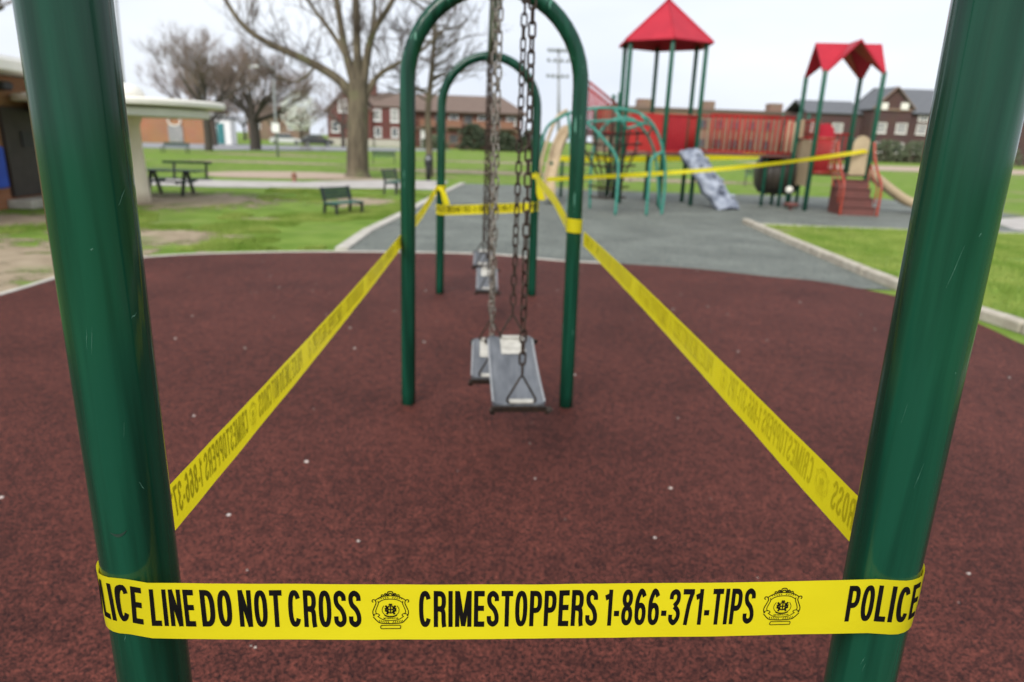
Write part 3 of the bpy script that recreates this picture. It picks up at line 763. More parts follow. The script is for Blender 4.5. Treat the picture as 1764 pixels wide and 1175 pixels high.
# tape across the far arch
t2 = tag(empty('police_tape', (0, Y3, .86)), 'short level yellow tape strung across the farthest arch of the swing frame', 'tape', 'yellow tapes closing off the playground')
fp = Path(arc(-.495, Y3, PR+.004, 180, 270, .925, .92, 6)+[(x, Y3-PR-.004, .92+.055*(x+.45)/.9-.004) for x in np.linspace(-.44, .44, 8)]+arc(.495, Y3, PR+.004, -90, 0, .98, .985, 6))
fp.off = -.60; fp.w = .10; rb2 = ribbon_us(fp, [l+fp.off for l in fp.L], 'ribbon', t2)
print_tape(fp, rb2, -.58, .55, False)

# ================================================================== PLAY STRUCTURE
ps = tag(empty('play_structure', (7, 19.5, 0)), 'large playground with red roofs, green posts, red bridge and climbers', 'playground')
HC = Vector((4.90, 20.0, 0)); HR = 1.17
hexp = [HC+Vector((math.cos(R(-94+60*k)), math.sin(R(-94+60*k)), 0))*HR for k in range(6)]
def post(p, z, r=.06, mt='pgreen', par=ps, z0=0):
    mb = MB(); mb.tube([(p[0], p[1], z0), (p[0], p[1], z-.03), (p[0], p[1], z)], [r, r, r*.8], 14); return mb.build('post', mt, par, True)
for p in hexp: post(p, 4.36)
# hexagonal roof: six panels, flared eave rim, underside
ap = Vector((HC.x, HC.y, 5.42)); eR = 1.36
er = [HC+Vector((math.cos(R(-94+60*k))*eR, math.sin(R(-94+60*k))*eR, 4.30)) for k in range(6)]
mr = [HC+Vector((math.cos(R(-94+60*k))*eR*.93, math.sin(R(-94+60*k))*eR*.93, 4.375)) for k in range(6)]
roof = None
mb = MB()
for k in range(6):
    a, b = er[k], er[(k+1) % 6]; c, d = mr[k], mr[(k+1) % 6]
    dz = Vector((0, 0, .035))
    mb.add([a, b, d, c, ap], [(0, 1, 2, 3), (3, 2, 4)]); mb.add([a, b, a-dz, b-dz], [(0, 2, 3, 1)])
    mb.add([a-dz, b-dz, ap-Vector((0, 0, .12))], [(0, 2, 1)])
roof = mb.build('hexagonal_roof', 'red', ps)
for k in range(6):
    mb = MB(); mb.tube([er[k]+Vector((0, 0, .0)), mr[k]+Vector((0, 0, .008)), ap+Vector((0, 0, .01))], [.022, .022, .03], 6); mb.build('roof_ridge', 'red', roof, True)
mb = MB(); mb.lathe([(.06, 0), (.07, .03), (.03, .07), (.005, .09)], (ap.x, ap.y, ap.z-.02), 10); mb.build('roof_cap', 'red', roof, True)
mb = MB(); mb.prism([(p.x, p.y) for p in hexp], 1.36, 1.42); mb.build('deck', 'deckred', ps)
def barrier(p, q, z0, z1, z1b=None, n=9, mt='redmetal', inset=.06, r=.019, name='picket_panel'):
    """rails top and bottom with separate balusters"""
    p, q = Vector(p), Vector(q); d = (q-p).normalized(); p = p+d*inset; q = q-d*inset; z1b = z1 if z1b is None else z1b
    mb = MB(); mb.tube([(p.x, p.y, z1), (q.x, q.y, z1b)], .032, 8); o = mb.build(name, mt, ps, True)
    mb = MB(); mb.tube([(p.x, p.y, z0), (q.x, q.y, z0)], .032, 8); mb.build('rail', mt, o, True)
    for k in range(n):
        t = (k+.5)/n; c = p.lerp(q, t); zz = z1+(z1b-z1)*t
        mb = MB(); mb.tube([(c.x, c.y, z0), (c.x, c.y, zz)], r, 6); mb.build('baluster', mt, o, True)
    return o
def panel(p, q, z0, z1, mt='red', th=.03, inset=.07, arch=.0, hole=True):
    p, q = Vector(p), Vector(q); d = (q-p).normalized(); p = p+d*inset; q = q-d*inset; nrm = Vector((-d.y, d.x, 0))*th/2; L = (q-p).length
    prof = [(0, z0), (L, z0)]+[(L/2+L/2*math.cos(R(a)), z1-arch+arch*math.sin(R(a))) for a in np.linspace(0, 180, 13)]
    n = len(prof); mb = MB(); vs = []
    for sg in (-1, 1):
        for x, z in prof: c = p+d*x+nrm*sg; vs.append((c.x, c.y, z))
    mb.add(vs, [tuple(range(n)), tuple(reversed(range(n, 2*n)))]+[(i, n+i, n+(i+1) % n, (i+1) % n) for i in range(n)])
    return mb.build('panel', mt, ps)
barrier(hexp[0], hexp[1], 1.48, 2.42, n=10)
barrier(hexp[1], hexp[2], 1.48, 2.45, n=10)
panel(hexp[2], hexp[3], 1.46, 2.48, 'red', arch=.05)
barrier(hexp[3], hexp[4], 1.48, 2.45, n=10)
panel(hexp[5], hexp[0], 1.46, 2.46, 'redmetal', arch=.05)
# bridge
b0 = Vector((6.12, 19.75, 0)); b1 = Vector((8.62, 19.95, 0)); bd = (b1-b0).normalized(); bn_ = Vector((-bd.y, bd.x, 0))
mb = MB(); c = (b0+b1)/2; mb.box((c.x, c.y, 1.44), ((b1-b0).length, .9, .06), rz=math.atan2(bd.y, bd.x)); mb.build('bridge_deck', 'deckred', ps)
barrier(b0-bn_*.45, b1-bn_*.45, 1.52, 2.48, n=16, inset=.02, r=.031, name='bridge_railing')
barrier(b0+bn_*.45, b1+bn_*.45, 1.52, 2.48, n=16, inset=.02, r=.010, name='bridge_railing')
for q in (b1-bn_*.45, b1+bn_*.45): post(q+bd*.08, 2.62, .05)
# square tower with cross-gabled roof
fw = Vector((.122, .993, 0)); rt = Vector((.993, -.122, 0))
N_ = Vector((8.90, 18.7, 0)); S_ = 1.5
Rr, Lf, Ff = N_+rt*S_, N_+fw*S_, N_+rt*S_+fw*S_
for p in (N_, Rr, Lf, Ff): post(p, 3.66, .062)
cen = N_+rt*S_/2+fw*S_/2
def cg(a, b, z): p = cen+rt*a+fw*b; return Vector((p.x, p.y, z))
o1, o2 = S_/2+.05, S_/2+.12
croof = None
tops = [cg(0, -o2, 4.42), cg(o2, 0, 4.42), cg(0, o2, 4.42), cg(-o2, 0, 4.42)]
cor = [cg(-o1, -o1, 3.56), cg(o1, -o1, 3.56), cg(o1, o1, 3.56), cg(-o1, o1, 3.56)]
mid_ = cg(0, 0, 4.42)
for k in range(4):
    for tp in (tops[k], tops[(k-1) % 4]):
        mb = MB(); mb.slab([cor[k], tp, mid_], .04)
        if croof is None: croof = mb.build('gabled_roof', 'red', ps)
        else: mb.build('roof_panel', 'red', croof)
mb = MB(); mb.box((cen.x, cen.y, 1.0), (S_-.1, S_-.1, .06), rz=math.atan2(rt.y, rt.x)); mb.build('deck', 'deckred', ps)
panel(N_, Lf, .66, 1.92, 'tan', arch=.18)
barrier(Lf, Ff, 1.08, 2.1, n=9, r=.018)
panel(N_+rt*.98, Rr, 1.02, 2.05, 'tan', arch=.26, inset=.04)
mb = MB()
pth = [(N_+rt*.12+fw*.35+rt*.06*math.sin(k*.9)+Vector((0, 0, 1.03+k*.14))) for k in range(11)]
mb.tube(pth, .045, 8); mb.build('wavy_climbing_pole', 'red', ps, True)
panel(N_+fw*.35+rt*.1, N_+fw*.42+rt*.62, 1.03, 2.35, 'red', arch=.25, inset=0)
barrier(Rr, Rr+fw*.5, 1.05, 1.95, n=4, mt='orange')
barrier(N_, N_+rt*.62, 1.05, 1.95, n=5, mt='orange')
barrier(Lf, N_+fw*.1, 1.95, 2.4, n=5)
panel(Rr+fw*1.05, Ff, 1.05, 2.0, 'pgreen', arch=.2)
# steps up the front with closed risers and looped handrails
st0 = N_+rt*.62
for k in range(4):
    d0 = -.92+.23*k; z1 = .22*(k+1)
    c = st0+rt*.44+fw*(d0+.125)
    mb = MB(); mb.box((c.x, c.y, z1/2), (.88-.001*k, .235, z1-.002), rz=math.atan2(rt.y, rt.x)); o = mb.build('step', 'deckred', ps)
    c2 = c-fw*.02; mb = MB(); mb.box((c2.x, c2.y, z1+.012), (.90, .27, .024), rz=math.atan2(rt.y, rt.x), bev=.008); mb.build('tread', 'deckred', o)
for s, off_ in (('l', -.03), ('r', .91)):
    base = st0+rt*off_
    def q(d, z): p = base+fw*d; return (p.x, p.y, z)
    mb = MB(); mb.tube(catmull([q(-.98, 0), q(-.98, .6), q(-.9, .86), q(-.6, 1.12), q(-.25, 1.5), q(-.08, 1.85), q(.0, 1.75), q(.0, 1.1)], 5), .034, 8); mb.build('handrail', 'orange', ps, True)
    mb = MB(); mb.tube(catmull([q(-.72, .3), q(-.7, .75), q(-.4, .95), q(-.12, 1.3), q(-.06, 1.0), q(-.2, .7)], 5), .02, 8); mb.build('handrail_loop', 'orange', ps, True)
# tan slide on the right of the square tower
sp0 = Rr+fw*.75
prof = [(0, 1.02), (.25, 1.0), (.6, .80), (1.0, .52), (1.4, .27), (1.75, .17), (2.1, .16)]
prof = [(p.x, p.y) for p in catmull([(a, b, 0) for a, b in prof], 4)]
mb = MB(); sec = [(-.27, .22), (-.235, .23), (-.20, .03), (-.1, .0), (.1, .0), (.20, .03), (.235, .23), (.27, .22), (.23, -.03), (-.23, -.03)]; ns = len(sec)
sdir = (rt*.985-fw*.12).normalized(); sn = Vector((-sdir.y, sdir.x, 0))
for d, z in prof:
    for a, b in sec: p = sp0+sdir*d+sn*a; mb.v.append((p.x, p.y, z+b))
for i in range(len(prof)-1):
    for k in range(ns): mb.f.append((i*ns+k, i*ns+(k+1) % ns, (i+1)*ns+(k+1) % ns, (i+1)*ns+k))
mb.f.append(tuple(range(ns))); mb.f.append(tuple(range((len(prof)-1)*ns, len(prof)*ns)))
mb.build('slide', 'tan', ps, True)
p = sp0+sdir*1.8; mb = MB(); mb.box((p.x, p.y, .07), (.08, .36, .14)); mb.build('slide_foot', 'pgreen', ps)
p = sp0+fw*.0-rt*.05; mb = MB(); mb.tube([(p.x-sn.x*.33, p.y-sn.y*.33, 1.03), (p.x-sn.x*.33, p.y-sn.y*.33, 1.8), (p.x, p.y, 2.0), (p.x+sn.x*.33, p.y+sn.y*.33, 1.8), (p.x+sn.x*.33, p.y+sn.y*.33, 1.03)], .05, 8); mb.build('slide_hood', 'tan', ps, True)
panel(b1+bd*.1+bn_*.45, Lf, 1.55, 2.45, 'tan', arch=.2)
panel(b1+bd*.1-bn_*.45, N_+fw*.9, 1.95, 2.45, 'tan', arch=.1)
# brown crawl barrel between bridge end and tower
mb = MB(); bx_, by_ = 8.72, 20.35
profb = [(.02, -.62), (.42, -.60), (.55, -.5), (.58, -.3), (.6, 0), (.58, .3), (.55, .5), (.42, .6), (.02, .62)]
n = 22
for r_, t_ in profb:
    for k in range(n):
        a = 2*math.pi*k/n; p = Vector((bx_, by_, .92))+rt*t_+fw*(r_*math.cos(a))+Vector((0, 0, r_*math.sin(a)))
        mb.v.append(tuple(p))
for i in range(len(profb)-1):
    for k in range(n): mb.f.append((i*n+k, i*n+(k+1) % n, (i+1)*n+(k+1) % n, (i+1)*n+k))
barrel = mb.build('crawl_barrel', 'brown', ps, True)
for t_ in (-.3, 0, .3):
    mb = MB(); ring = []
    for k in range(24): a = 2*math.pi*k/24; ring.append(Vector((bx_, by_, .92))+rt*t_+fw*(.6*math.cos(a))+Vector((0, 0, .6*math.sin(a))))
    mb.tube(ring, .022, 6, closed=True); mb.build('barrel_rib', 'brown', barrel, True)
for dx in (-.55, -.05, .45):
    p = Vector((bx_, by_, 0))+rt*dx-fw*.62; post(p, 1.5 if dx < .2 else 2.6, .045)
p = Lf-rt*.25-fw*.75; mb = MB(); mb.lathe([(.02, 0), (.09, .03), (.11, .1), (.08, .18), (.02, .2)], (p.x, p.y, .42), 14); mb.build('steering_wheel_hub', 'cream', ps, True)
p = N_-rt*.35+fw*.1; mb = MB(); mb.box((p.x, p.y, .16), (.34, .3, .10), bev=.03); mb.tube([(p.x, p.y, 0), (p.x, p.y, .12)], .06, 8); mb.build('step_pod', 'deckred', ps)
# grey climbing wall, bumpy ramp
mb = MB(); top_c = Vector((5.62, 18.95, 1.52)); bot_c = Vector((6.65, 18.3, .02)); nu, nv = 22, 12
wv = Vector((.8, .35, 0)).normalized()*.36; dn = (bot_c-top_c); nm = wv.cross(dn).normalized()
if nm.z < 0: nm = -nm
g1 = []; 
for i in range(nu+1):
    t = i/nu
    for k in range(nv+1):
        s_ = -1+2*k/nv
        p = top_c.lerp(bot_c, t)+wv*s_*(1+.12*noise.noise(Vector((t*5, s_, 2))))
        bmp = .10*noise.noise(Vector((t*7, s_*2.2, 4)))+.07*abs(noise.noise(Vector((t*14, s_*5, 9))))+.10*(1-s_*s_)
        p = p+nm*bmp; mb.v.append(tuple(p))
for i in range(nu+1):
    for k in range(nv+1):
        v = Vector(mb.v[i*(nv+1)+k])-nm*.16; mb.v.append((v.x, v.y, max(v.z, .0)))
c_ = nv+1; o_ = (nu+1)*c_
for i in range(nu):
    for k in range(nv):
        a = i*c_+k; mb.f.append((a, a+1, a+c_+1, a+c_)); mb.f.append((o_+a, o_+a+c_, o_+a+c_+1, o_+a+1))
    for k in (0, nv): a = i*c_+k; mb.f.append((a, a+c_, o_+a+c_, o_+a))
for i in (0, nu):
    for k in range(nv): a = i*c_+k; mb.f.append((a, o_+a, o_+a+1, a+1))
rockw = mb.build('climbing_wall', 'rock', ps, True)
for k in range(9):
    t = .12+.8*k/9; p = top_c.lerp(bot_c, t)+wv*random.uniform(-.6, .6)+nm*.15
    mb = MB(); mb.lathe([(.055, 0), (.06, .03), (.04, .06), (.01, .07)], p, 8); mb.build('hand_hold', 'rock', rockw, True)
# green arched climber with a chain net
def cl(name, pts, r=.035, mt='teal', n=6):
    mb = MB(); mb.tube(catmull(pts, n), r, 10); return mb.build(name, mt, ps, True)
cl('arch_rail', [(4.34, 16.6, 0), (4.36, 16.6, .7), (4.24, 16.5, 1.42), (3.92, 16.4, 2.05), (3.5, 16.35, 2.34), (2.85, 16.3, 2.42), (2.2, 16.3, 2.36), (1.75, 16.5, 2.2), (1.42, 16.8, 1.9), (1.3, 17, 1.2)])
cl('arch_rail', [(3.87, 16.2, 0), (3.86, 16.2, .9), (3.9, 16.25, 1.32), (4.22, 16.5, 1.5)])
cl('arch_rail', [(3.10, 16.1, 0), (3.10, 16.1, 1.0), (3.0, 16.15, 1.4), (2.6, 16.2, 1.85), (2.3, 16.25, 2.1), (2.2, 16.3, 2.34)])
cl('arch_rail', [(2.72, 17.6, 0), (2.7, 17.6, 1.3), (2.9, 17.4, 2.0), (3.3, 17.2, 2.25), (3.75, 17.2, 2.1), (4.3, 17.6, 1.4), (4.6, 17.8, 0)])
cl('arch_rail', [(2.0, 16.35, 0), (2.02, 16.35, .9), (1.98, 16.4, 1.7), (1.9, 16.45, 2.25)])
cl('climber_rung', [(2.25, 16.3, 2.1), (3.2, 16.3, 2.16), (3.85, 16.4, 2.08)], .03)
for a, b in (((2.95, 16.3, 2.4), (3.25, 16.25, 1.98)), ((3.25, 16.25, 1.98), (3.72, 16.3, 2.12)), ((3.55, 16.32, 2.33), (3.72, 16.3, 2.12)), ((3.25, 16.25, 1.98), (3.3, 17.2, 2.2)), ((2.5, 16.25, 2.37), (2.7, 17.5, 1.8)), ((3.9, 16.4, 2.06), (4.0, 17.3, 1.85))):
    mb = MB(); mb.tube([a, b], .03, 8); mb.build('climber_rung', 'teal', ps, True)
cl('red_grab_bar', [(3.55, 16.55, 2.36), (3.85, 16.6, 2.2), (4.05, 16.7, 1.9)], .03, 'red')
rnd = random.Random(5)
net = MB()
for k in range(7):
    x = 2.35+.22*k; ztop = 2.1-.05*abs(k-3)
    net.tube([(x, 16.35+.1*k, ztop), (x+.06*math.sin(k), 16.6+.06*k, 1.5), (2.75+.10*k, 16.7, .85), (2.8+.07*k, 16.75, .35)], .026, 5)
for z in (1.9, 1.65, 1.4, 1.15, .9, .65, .4):
    wdt = .35+.45*(z/1.9); net.tube([(2.98-wdt, 16.5, z), (2.98, 16.72, z-.06), (2.98+wdt, 16.6, z)], .024, 5)
net.build('chain_net', 'rust', ps, True)
mb = MB()
for k in range(34):
    mb.lathe([(.015, 0), (.045, .02), (.015, .04)], (2.4+rnd.random()*1.25, 16.45+rnd.random()*.3, .45+rnd.random()*1.6), 7)
mb.build('net_clamps', 'galv', ps, True)
# back landing with tall posts and sloping picket fence, left of the hexagon
bp = [Vector((2.95, 21.0, 0)), Vector((3.98, 21.2, 0)), Vector((2.95, 22.0, 0)), Vector((3.98, 22.2, 0))]
for p, z in zip(bp, (3.4, 3.1, 3.4, 3.1)): post(p, z, .06)
mb = MB(); mb.prism([(p.x, p.y) for p in (bp[0], bp[1], bp[3], bp[2])], 1.84, 1.9); mb.build('deck', 'deckred', ps)
barrier(bp[0], bp[1], 1.95, 3.35, 2.75, n=9)
barrier(bp[2], bp[3], 1.95, 3.35, 2.75, n=9)
panel(bp[0], bp[2], 1.95, 2.7, 'redmetal')
# tan wave slide leaving the back landing to the left
prof = catmull([(2.75, 21.3, 1.92), (2.4, 21.0, 1.85), (2.1, 20.4, 1.35), (1.95, 19.8, .95), (1.8, 19.2, .45), (1.75, 18.7, .22), (1.72, 18.3, .2)], 4)
mb = MB()
for i, c in enumerate(prof):
    t = (prof[min(i+1, len(prof)-1)]-prof[max(i-1, 0)]); t.z = 0; t.normalize(); s2 = Vector((-t.y, t.x, 0))
    for a, b in sec: p = c+s2*a*.62; mb.v.append((p.x, p.y, c.z+b))
for i in range(len(prof)-1):
    for k in range(ns): mb.f.append((i*ns+k, i*ns+(k+1) % ns, (i+1)*ns+(k+1) % ns, (i+1)*ns+k))
mb.f.append(tuple(range(ns))); mb.f.append(tuple(range((len(prof)-1)*ns, len(prof)*ns)))
mb.build('slide', 'tan', ps, True)
cl('slide_support', [(1.55, 19.9, 0), (1.62, 19.9, 1.1), (1.95, 19.9, 2.2), (2.3, 20.2, 2.5)], .05, 'tan')
for x, y in ((1.9, 19.9), (2.35, 21.1)): post((x, y), 1.1, .045)

# tapes strung on the play structure
t3 = tag(empty('police_tape', (6, 17, .7)), 'long thin yellow tape rising from the green climber to the square tower', 'tape', 'yellow tapes closing off the playground')
A3, B3 = Vector((1.42, 15.9, .80)), Vector((10.40, 18.55, 1.68))
pp = Path([A3.lerp(B3, t)+Vector((0, 0, -.10*math.sin(math.pi*t)-.05*math.sin(math.pi*t)*t)) for t in np.linspace(0, 1, 30)])
mb = MB()
for i, u in enumerate(pp.L):
    tw = .5*math.sin(u*1.1+.6)
    c = pp.at(u, .5); a = pp.at(u, 1.0)-c; nrm = Vector((.28, -.96, 0))
    e = a*math.cos(tw)+nrm*a.length*math.sin(tw); mb.v += [tuple(c-e*1.25), tuple(c), tuple(c+e*1.25)]
for i in range(len(pp.L)-1):
    for k in range(2): mb.f.append((i*3+k, i*3+3+k, i*3+4+k, i*3+1+k))
mb.build('ribbon', 'tape', t3, True)
kn = MB(); kn.lathe([(.065, -.04), (.075, 0), (.065, .04)], (10.45, 18.52, 1.68), 10, False, False); kn.build('knot', 'tape', t3, True)
t4 = tag(empty('police_tape', (5, 22, 1)), 'yellow tape running level behind the climber, below the red bridge', 'tape', 'yellow tapes closing off the playground')
mb = MB(); n4 = 24
for i in range(n4+1):
    t = i/n4; p = Vector((2.1, 22.0, 1.12)).lerp(Vector((9.25, 22.0, 1.45)), t); p.z -= .06*math.sin(math.pi*t)
    w4 = .085; mb.v += [(p.x, p.y-.01*math.sin(9*t), p.z-w4), (p.x, p.y+.01*math.sin(7*t), p.z+w4)]
for i in range(n4): mb.f.append((2*i, 2*i+2, 2*i+3, 2*i+1))
mb.build('ribbon', 'tape', t4, True)

# ================================================================== TREES
class Tree:
    """bare tree: limbs go to one mesh (trunk), fine growth to another (crown)"""
    def __init__(s, seed): s.rnd = random.Random(seed); s.t = MB(); s.c = MB(); s.n = 0
    def limb(s, pts, r0, r1, n=8, k=5, fine=False):
        P = catmull(pts, k); N = len(P)
        (s.c if fine else s.t).tube(P, [r0+(r1-r0)*(i/(N-1))**.8 for i in range(N)], n, cap=False); return P
    def grow(s, p, d, L, r, depth, spread=.6, upb=.12, rmin=.008, kids=(2, 4), fine_at=.05):
        rn = s.rnd; d = d.normalized(); pts = [p]; q = p; dd = d
        for i in range(3):
            dd = (dd+Vector((rn.uniform(-1, 1), rn.uniform(-1, 1), rn.uniform(-1, 1)))*.22+Vector((0, 0, upb))).normalized(); q = q+dd*L/3; pts.append(q)
        re = max(r*.55, rmin*.7); fine = r < fine_at
        (s.c if fine else s.t).tube(pts, [r, r+(re-r)*.35, r+(re-r)*.7, re], 3 if fine else 6, cap=False); s.n += 1
        if depth <= 0: return
        for k in range(rn.randint(*kids)):
            t = rn.uniform(.3, 1); i = min(2, int(t*3)); b = pts[i].lerp(pts[i+1], t*3-i)
            ax = Vector((rn.uniform(-1, 1), rn.uniform(-1, 1), rn.uniform(-.6, 1))).normalized()
            nd = (dd+ax*spread*rn.uniform(.7, 1.5)).normalized()
            s.grow(b, nd, L*rn.uniform(.55, .8), max(re*rn.uniform(.6, .9), rmin), depth-1, spread, upb, rmin, kids, fine_at)
    def build(s, name, loc, label, bark='bark', twig='twig', group=None):
        e = tag(empty(name, loc), label, 'tree', group)
        s.t.build('trunk', bark, e, True); s.c.build('crown', twig, e, True); return e
V = Vector
# the big tree left of the swing frame, limbs laid out one by one
T = Tree(11)
Y0 = 28.6
T.t.tube(catmull([(-5.15, Y0, -.1), (-5.15, Y0, .25), (-5.13, Y0, 1.0), (-5.08, Y0, 2.2), (-5.03, Y0, 3.1), (-5.0, Y0, 3.7)], 5), [.66-.05*i+.0014*i*i if i < 6 else .47-.004*i for i in range(26)], 18, cap=False)
limbs = [([(-5.2, Y0, 3.0), (-5.7, Y0-.1, 3.65), (-6.5, Y0-.2, 4.15), (-7.3, Y0-.3, 4.5), (-8.4, Y0-.4, 4.95), (-9.2, Y0-.4, 5.5), (-9.9, Y0-.2, 6.5), (-10.6, Y0, 8)], .22, .06),
 ([(-5.1, Y0, 3.4), (-5.35, Y0, 4.3), (-5.55, Y0+.2, 5.0), (-5.8, Y0+.4, 6.5), (-6.2, Y0+.5, 8.5)], .23, .09),
 ([(-5.0, Y0, 3.5), (-5.0, Y0-.1, 4.6), (-4.97, Y0-.2, 6.5), (-4.9, Y0-.2, 9)], .22, .10),
 ([(-4.85, Y0, 3.4), (-4.7, Y0, 4.3), (-4.35, Y0-.3, 5.4), (-3.7, Y0-.5, 6.3), (-3.0, Y0-.6, 7.4)], .21, .08),
 ([(-4.75, Y0, 3.1), (-4.5, Y0+.1, 3.6), (-4.1, Y0+.2, 4.05), (-3.4, Y0+.3, 4.45), (-2.6, Y0+.4, 4.9), (-1.7, Y0+.4, 5.7)], .15, .05),
 ([(-5.45, Y0, 4.6), (-6.0, Y0+.3, 5.4), (-6.8, Y0+.5, 6.4), (-7.6, Y0+.5, 7.6)], .12, .05),
 ([(-6.6, Y0-.2, 4.2), (-6.9, Y0-.5, 3.75), (-7.5, Y0-.6, 3.5), (-8.2, Y0-.6, 3.9)], .07, .03),
 ([(-4.4, Y0-.3, 5.3), (-4.25, Y0-.4, 6.2), (-4.3, Y0-.3, 7.6)], .11, .05)]
for pts, r0, r1 in limbs:
    P = T.limb(pts, r0, r1, 9)
    for i in range(6, len(P)):
        if T.rnd.random() < .9:
            t = (P[min(i+1, len(P)-1)]-P[i-1]).normalized()
            dv = (t*.5+V((T.rnd.uniform(-1, 1), T.rnd.uniform(-1, 1), T.rnd.uniform(-.3, 1)))).normalized()
            T.grow(P[i], dv, T.rnd.uniform(.7, 1.6), .03, 4, .6, .08, .006, (2, 3))
T.build('bare_tree', (-5.15, Y0, 0), 'thick-trunked bare tree spreading limbs behind the left of the swings')
# slimmer tree seen between the middle and far arches
T = Tree(23); Y0 = 30.2
P = T.limb([(-2.35, Y0, -.1), (-2.36, Y0, 1), (-2.42, Y0, 2.4), (-2.32, Y0, 3.6), (-2.2, Y0, 4.8), (-2.1, Y0, 6.4), (-2.0, Y0, 8.5)], .19, .06, 10)
for i in range(13, len(P)):
    for _ in range(2):
        a = T.rnd.uniform(0, 6.28); T.grow(P[i], V((math.cos(a), math.sin(a)*.6, T.rnd.uniform(-.1, .7))), T.rnd.uniform(1.0, 1.9), .05, 4, .55, .05, .007, (2, 3))
T.build('bare_tree', (-2.35, Y0, 0), 'slim bare tree seen through the swing arches beside the dark post')
# broad twiggy trees by the street on the left
def street_tree(x, y, ht, spread, seed, label, r=.42, kids=(3, 4), dz=.34, twig='twig2', dep=5):
    T = Tree(seed); rn = T.rnd
    T.limb([(x, y, -.1), (x+.05, y, ht*.12), (x-.05, y, ht*dz)], r, r*.72, 10)
    for k in range(7):
        a = 2*math.pi*k/7+rn.uniform(-.3, .3); up = rn.uniform(.5, 1.5)
        T.grow(V((x, y, ht*dz*rn.uniform(.72, 1))), V((math.cos(a)*spread, math.sin(a)*spread*.7, up)), ht*.30, r*.42, dep, .52, .05, .0075, kids, .07)
    return T.build('street_tree', (x, y, 0), label, 'bark2', twig, 'bare trees along the street on the left')
street_tree(-21.6, 67.5, 11.5, 1.0, 31, 'broad brown twiggy tree with dark trunk by the street, behind the lamp post', .55, (3, 4), .25, dep=6)
street_tree(-22.9, 59.5, 10, .9, 37, 'twiggy tree whose thin trunk stands at the tip of the white canopy', .36, (3, 4), .36)
street_tree(-37, 92, 12, 1.0, 41, 'faint grey tree farther back above the white canopy', .4, (3, 4), .3)
street_tree(-19, 96, 9.5, .9, 43, 'small brown tree at the street end right of the lamp post', .3, (2, 4), .3)
street_tree(-37, 128, 10, 1.0, 61, 'hazy bare tree far down the street, just left of the blossom tree', .3, (3, 4), .25)
street_tree(-46, 138, 11, 1.0, 67, 'hazy bare tree far behind the lamp post', .3, (3, 4), .25)
street_tree(-30, 80, 9.5, 1.0, 71, 'bare tree rising behind the white annex with the teal door', .3, (3, 4), .3)
street_tree(-18.5, 24.5, 9.5, 1.0, 47, 'bare twigs of a tree above the orange brick building at far left', .35, (2, 4), .5)
# blossoming tree by the brick house
T = Tree(51); x, y = -30.2, 118
T.limb([(x, y, 0), (x, y, 2), (x+.1, y, 3.4)], .22, .14, 8)
for k in range(6):
    a = k*1.05; T.grow(V((x, y, 2.4+.2*k)), V((math.cos(a), math.sin(a), 1.2)), 2.0, .1, 2, .6, .1, .02, (2, 3), .03)
for k in range(1500):
    a = T.rnd.uniform(0, 6.28); rr = T.rnd.random()**.5; zz = T.rnd.random(); wd = 3.3*math.sin(math.pi*(.12+.8*zz))
    p = V((x+wd*rr*math.cos(a), y+wd*rr*math.sin(a), 2.1+6.2*zz)); s = T.rnd.uniform(.08, .2)
    u = V((T.rnd.uniform(-1, 1), T.rnd.uniform(-1, 1), T.rnd.uniform(-1, 1))).normalized(); w = u.orthogonal().normalized()
    T.c.add([p-u*s, p+w*s, p+u*s, p-w*s], [(0, 1, 2, 3)])
T.build('blossom_tree', (x, y, 0), 'pale white blossoming tree left of the red brick house', 'bark2', 'blossom')
def bush(name, cx, cy, rx, ry, h_, seed, label, mt, n=900, cat='bush', group=None):
    rn = random.Random(seed); e = tag(empty(name, (cx, cy, 0)), label, cat, group); mb = MB()
    for k in range(n):
        a = rn.uniform(0, 6.28); u = rn.random()**.5; zz = rn.random()
        env = math.sqrt(max(0, 1-(zz*.95)**2.4))*(1+.3*noise.noise(V((math.cos(a)*2+seed, math.sin(a)*2, zz*3))))
        p = V((cx+rx*env*u*math.cos(a), cy+ry*env*u*math.sin(a), .05+h_*zz)); s = rn.uniform(.10, .24)*min(1.6, h_/1.6)
        d = V((rn.uniform(-1, 1), rn.uniform(-1, 1), rn.uniform(-1, 1))).normalized(); w = d.orthogonal().normalized()
        mb.add([p-d*s, p+w*s*.6, p+d*s, p-w*s*.6], [(0, 1, 2, 3)])
    mb.build('foliage', mt, e)
    mb = MB()
    for k in range(4): mb.tube([(cx, cy, 0), (cx+rx*.3*math.cos(k*1.6), cy+ry*.3*math.sin(k*1.6), h_*.6)], [.06, .02], 5)
    mb.build('stem', 'bark2', e, True)
for i, (x, y, rx, h_, lb, mt) in enumerate([(-1.6, 103, 2.3, 3.6, 'tall dark evergreen bush before the long brown-roofed building', 'leaf'), (2.6, 102, 2.6, 2.6, 'low dark bush beside the far swing post, before the long building', 'leaf'), (-7.2, 103, 2.2, 1.9, 'olive bush under the windows of the long building', 'leaf2'), (7.0, 104, 2.2, 3.0, 'dark bush at the right end of the long building', 'leaf')]):
    bush('bush', x, y, rx, 1.4, h_, 60+i, lb, mt, 900, 'bush', 'bushes in front of the long building')
for i, x in enumerate((66.5, 71.5, 76.5, 81.5, 86.5)):
    bush('hedge_bush', x, 113, 3.2, 1.5, 3.4, 80+i, ('leftmost', 'second', 'middle', 'fourth', 'rightmost')[i]+' olive bush in the hedge before the dark gabled building', 'leaf2', 900, 'hedge', 'hedge before the gabled building')

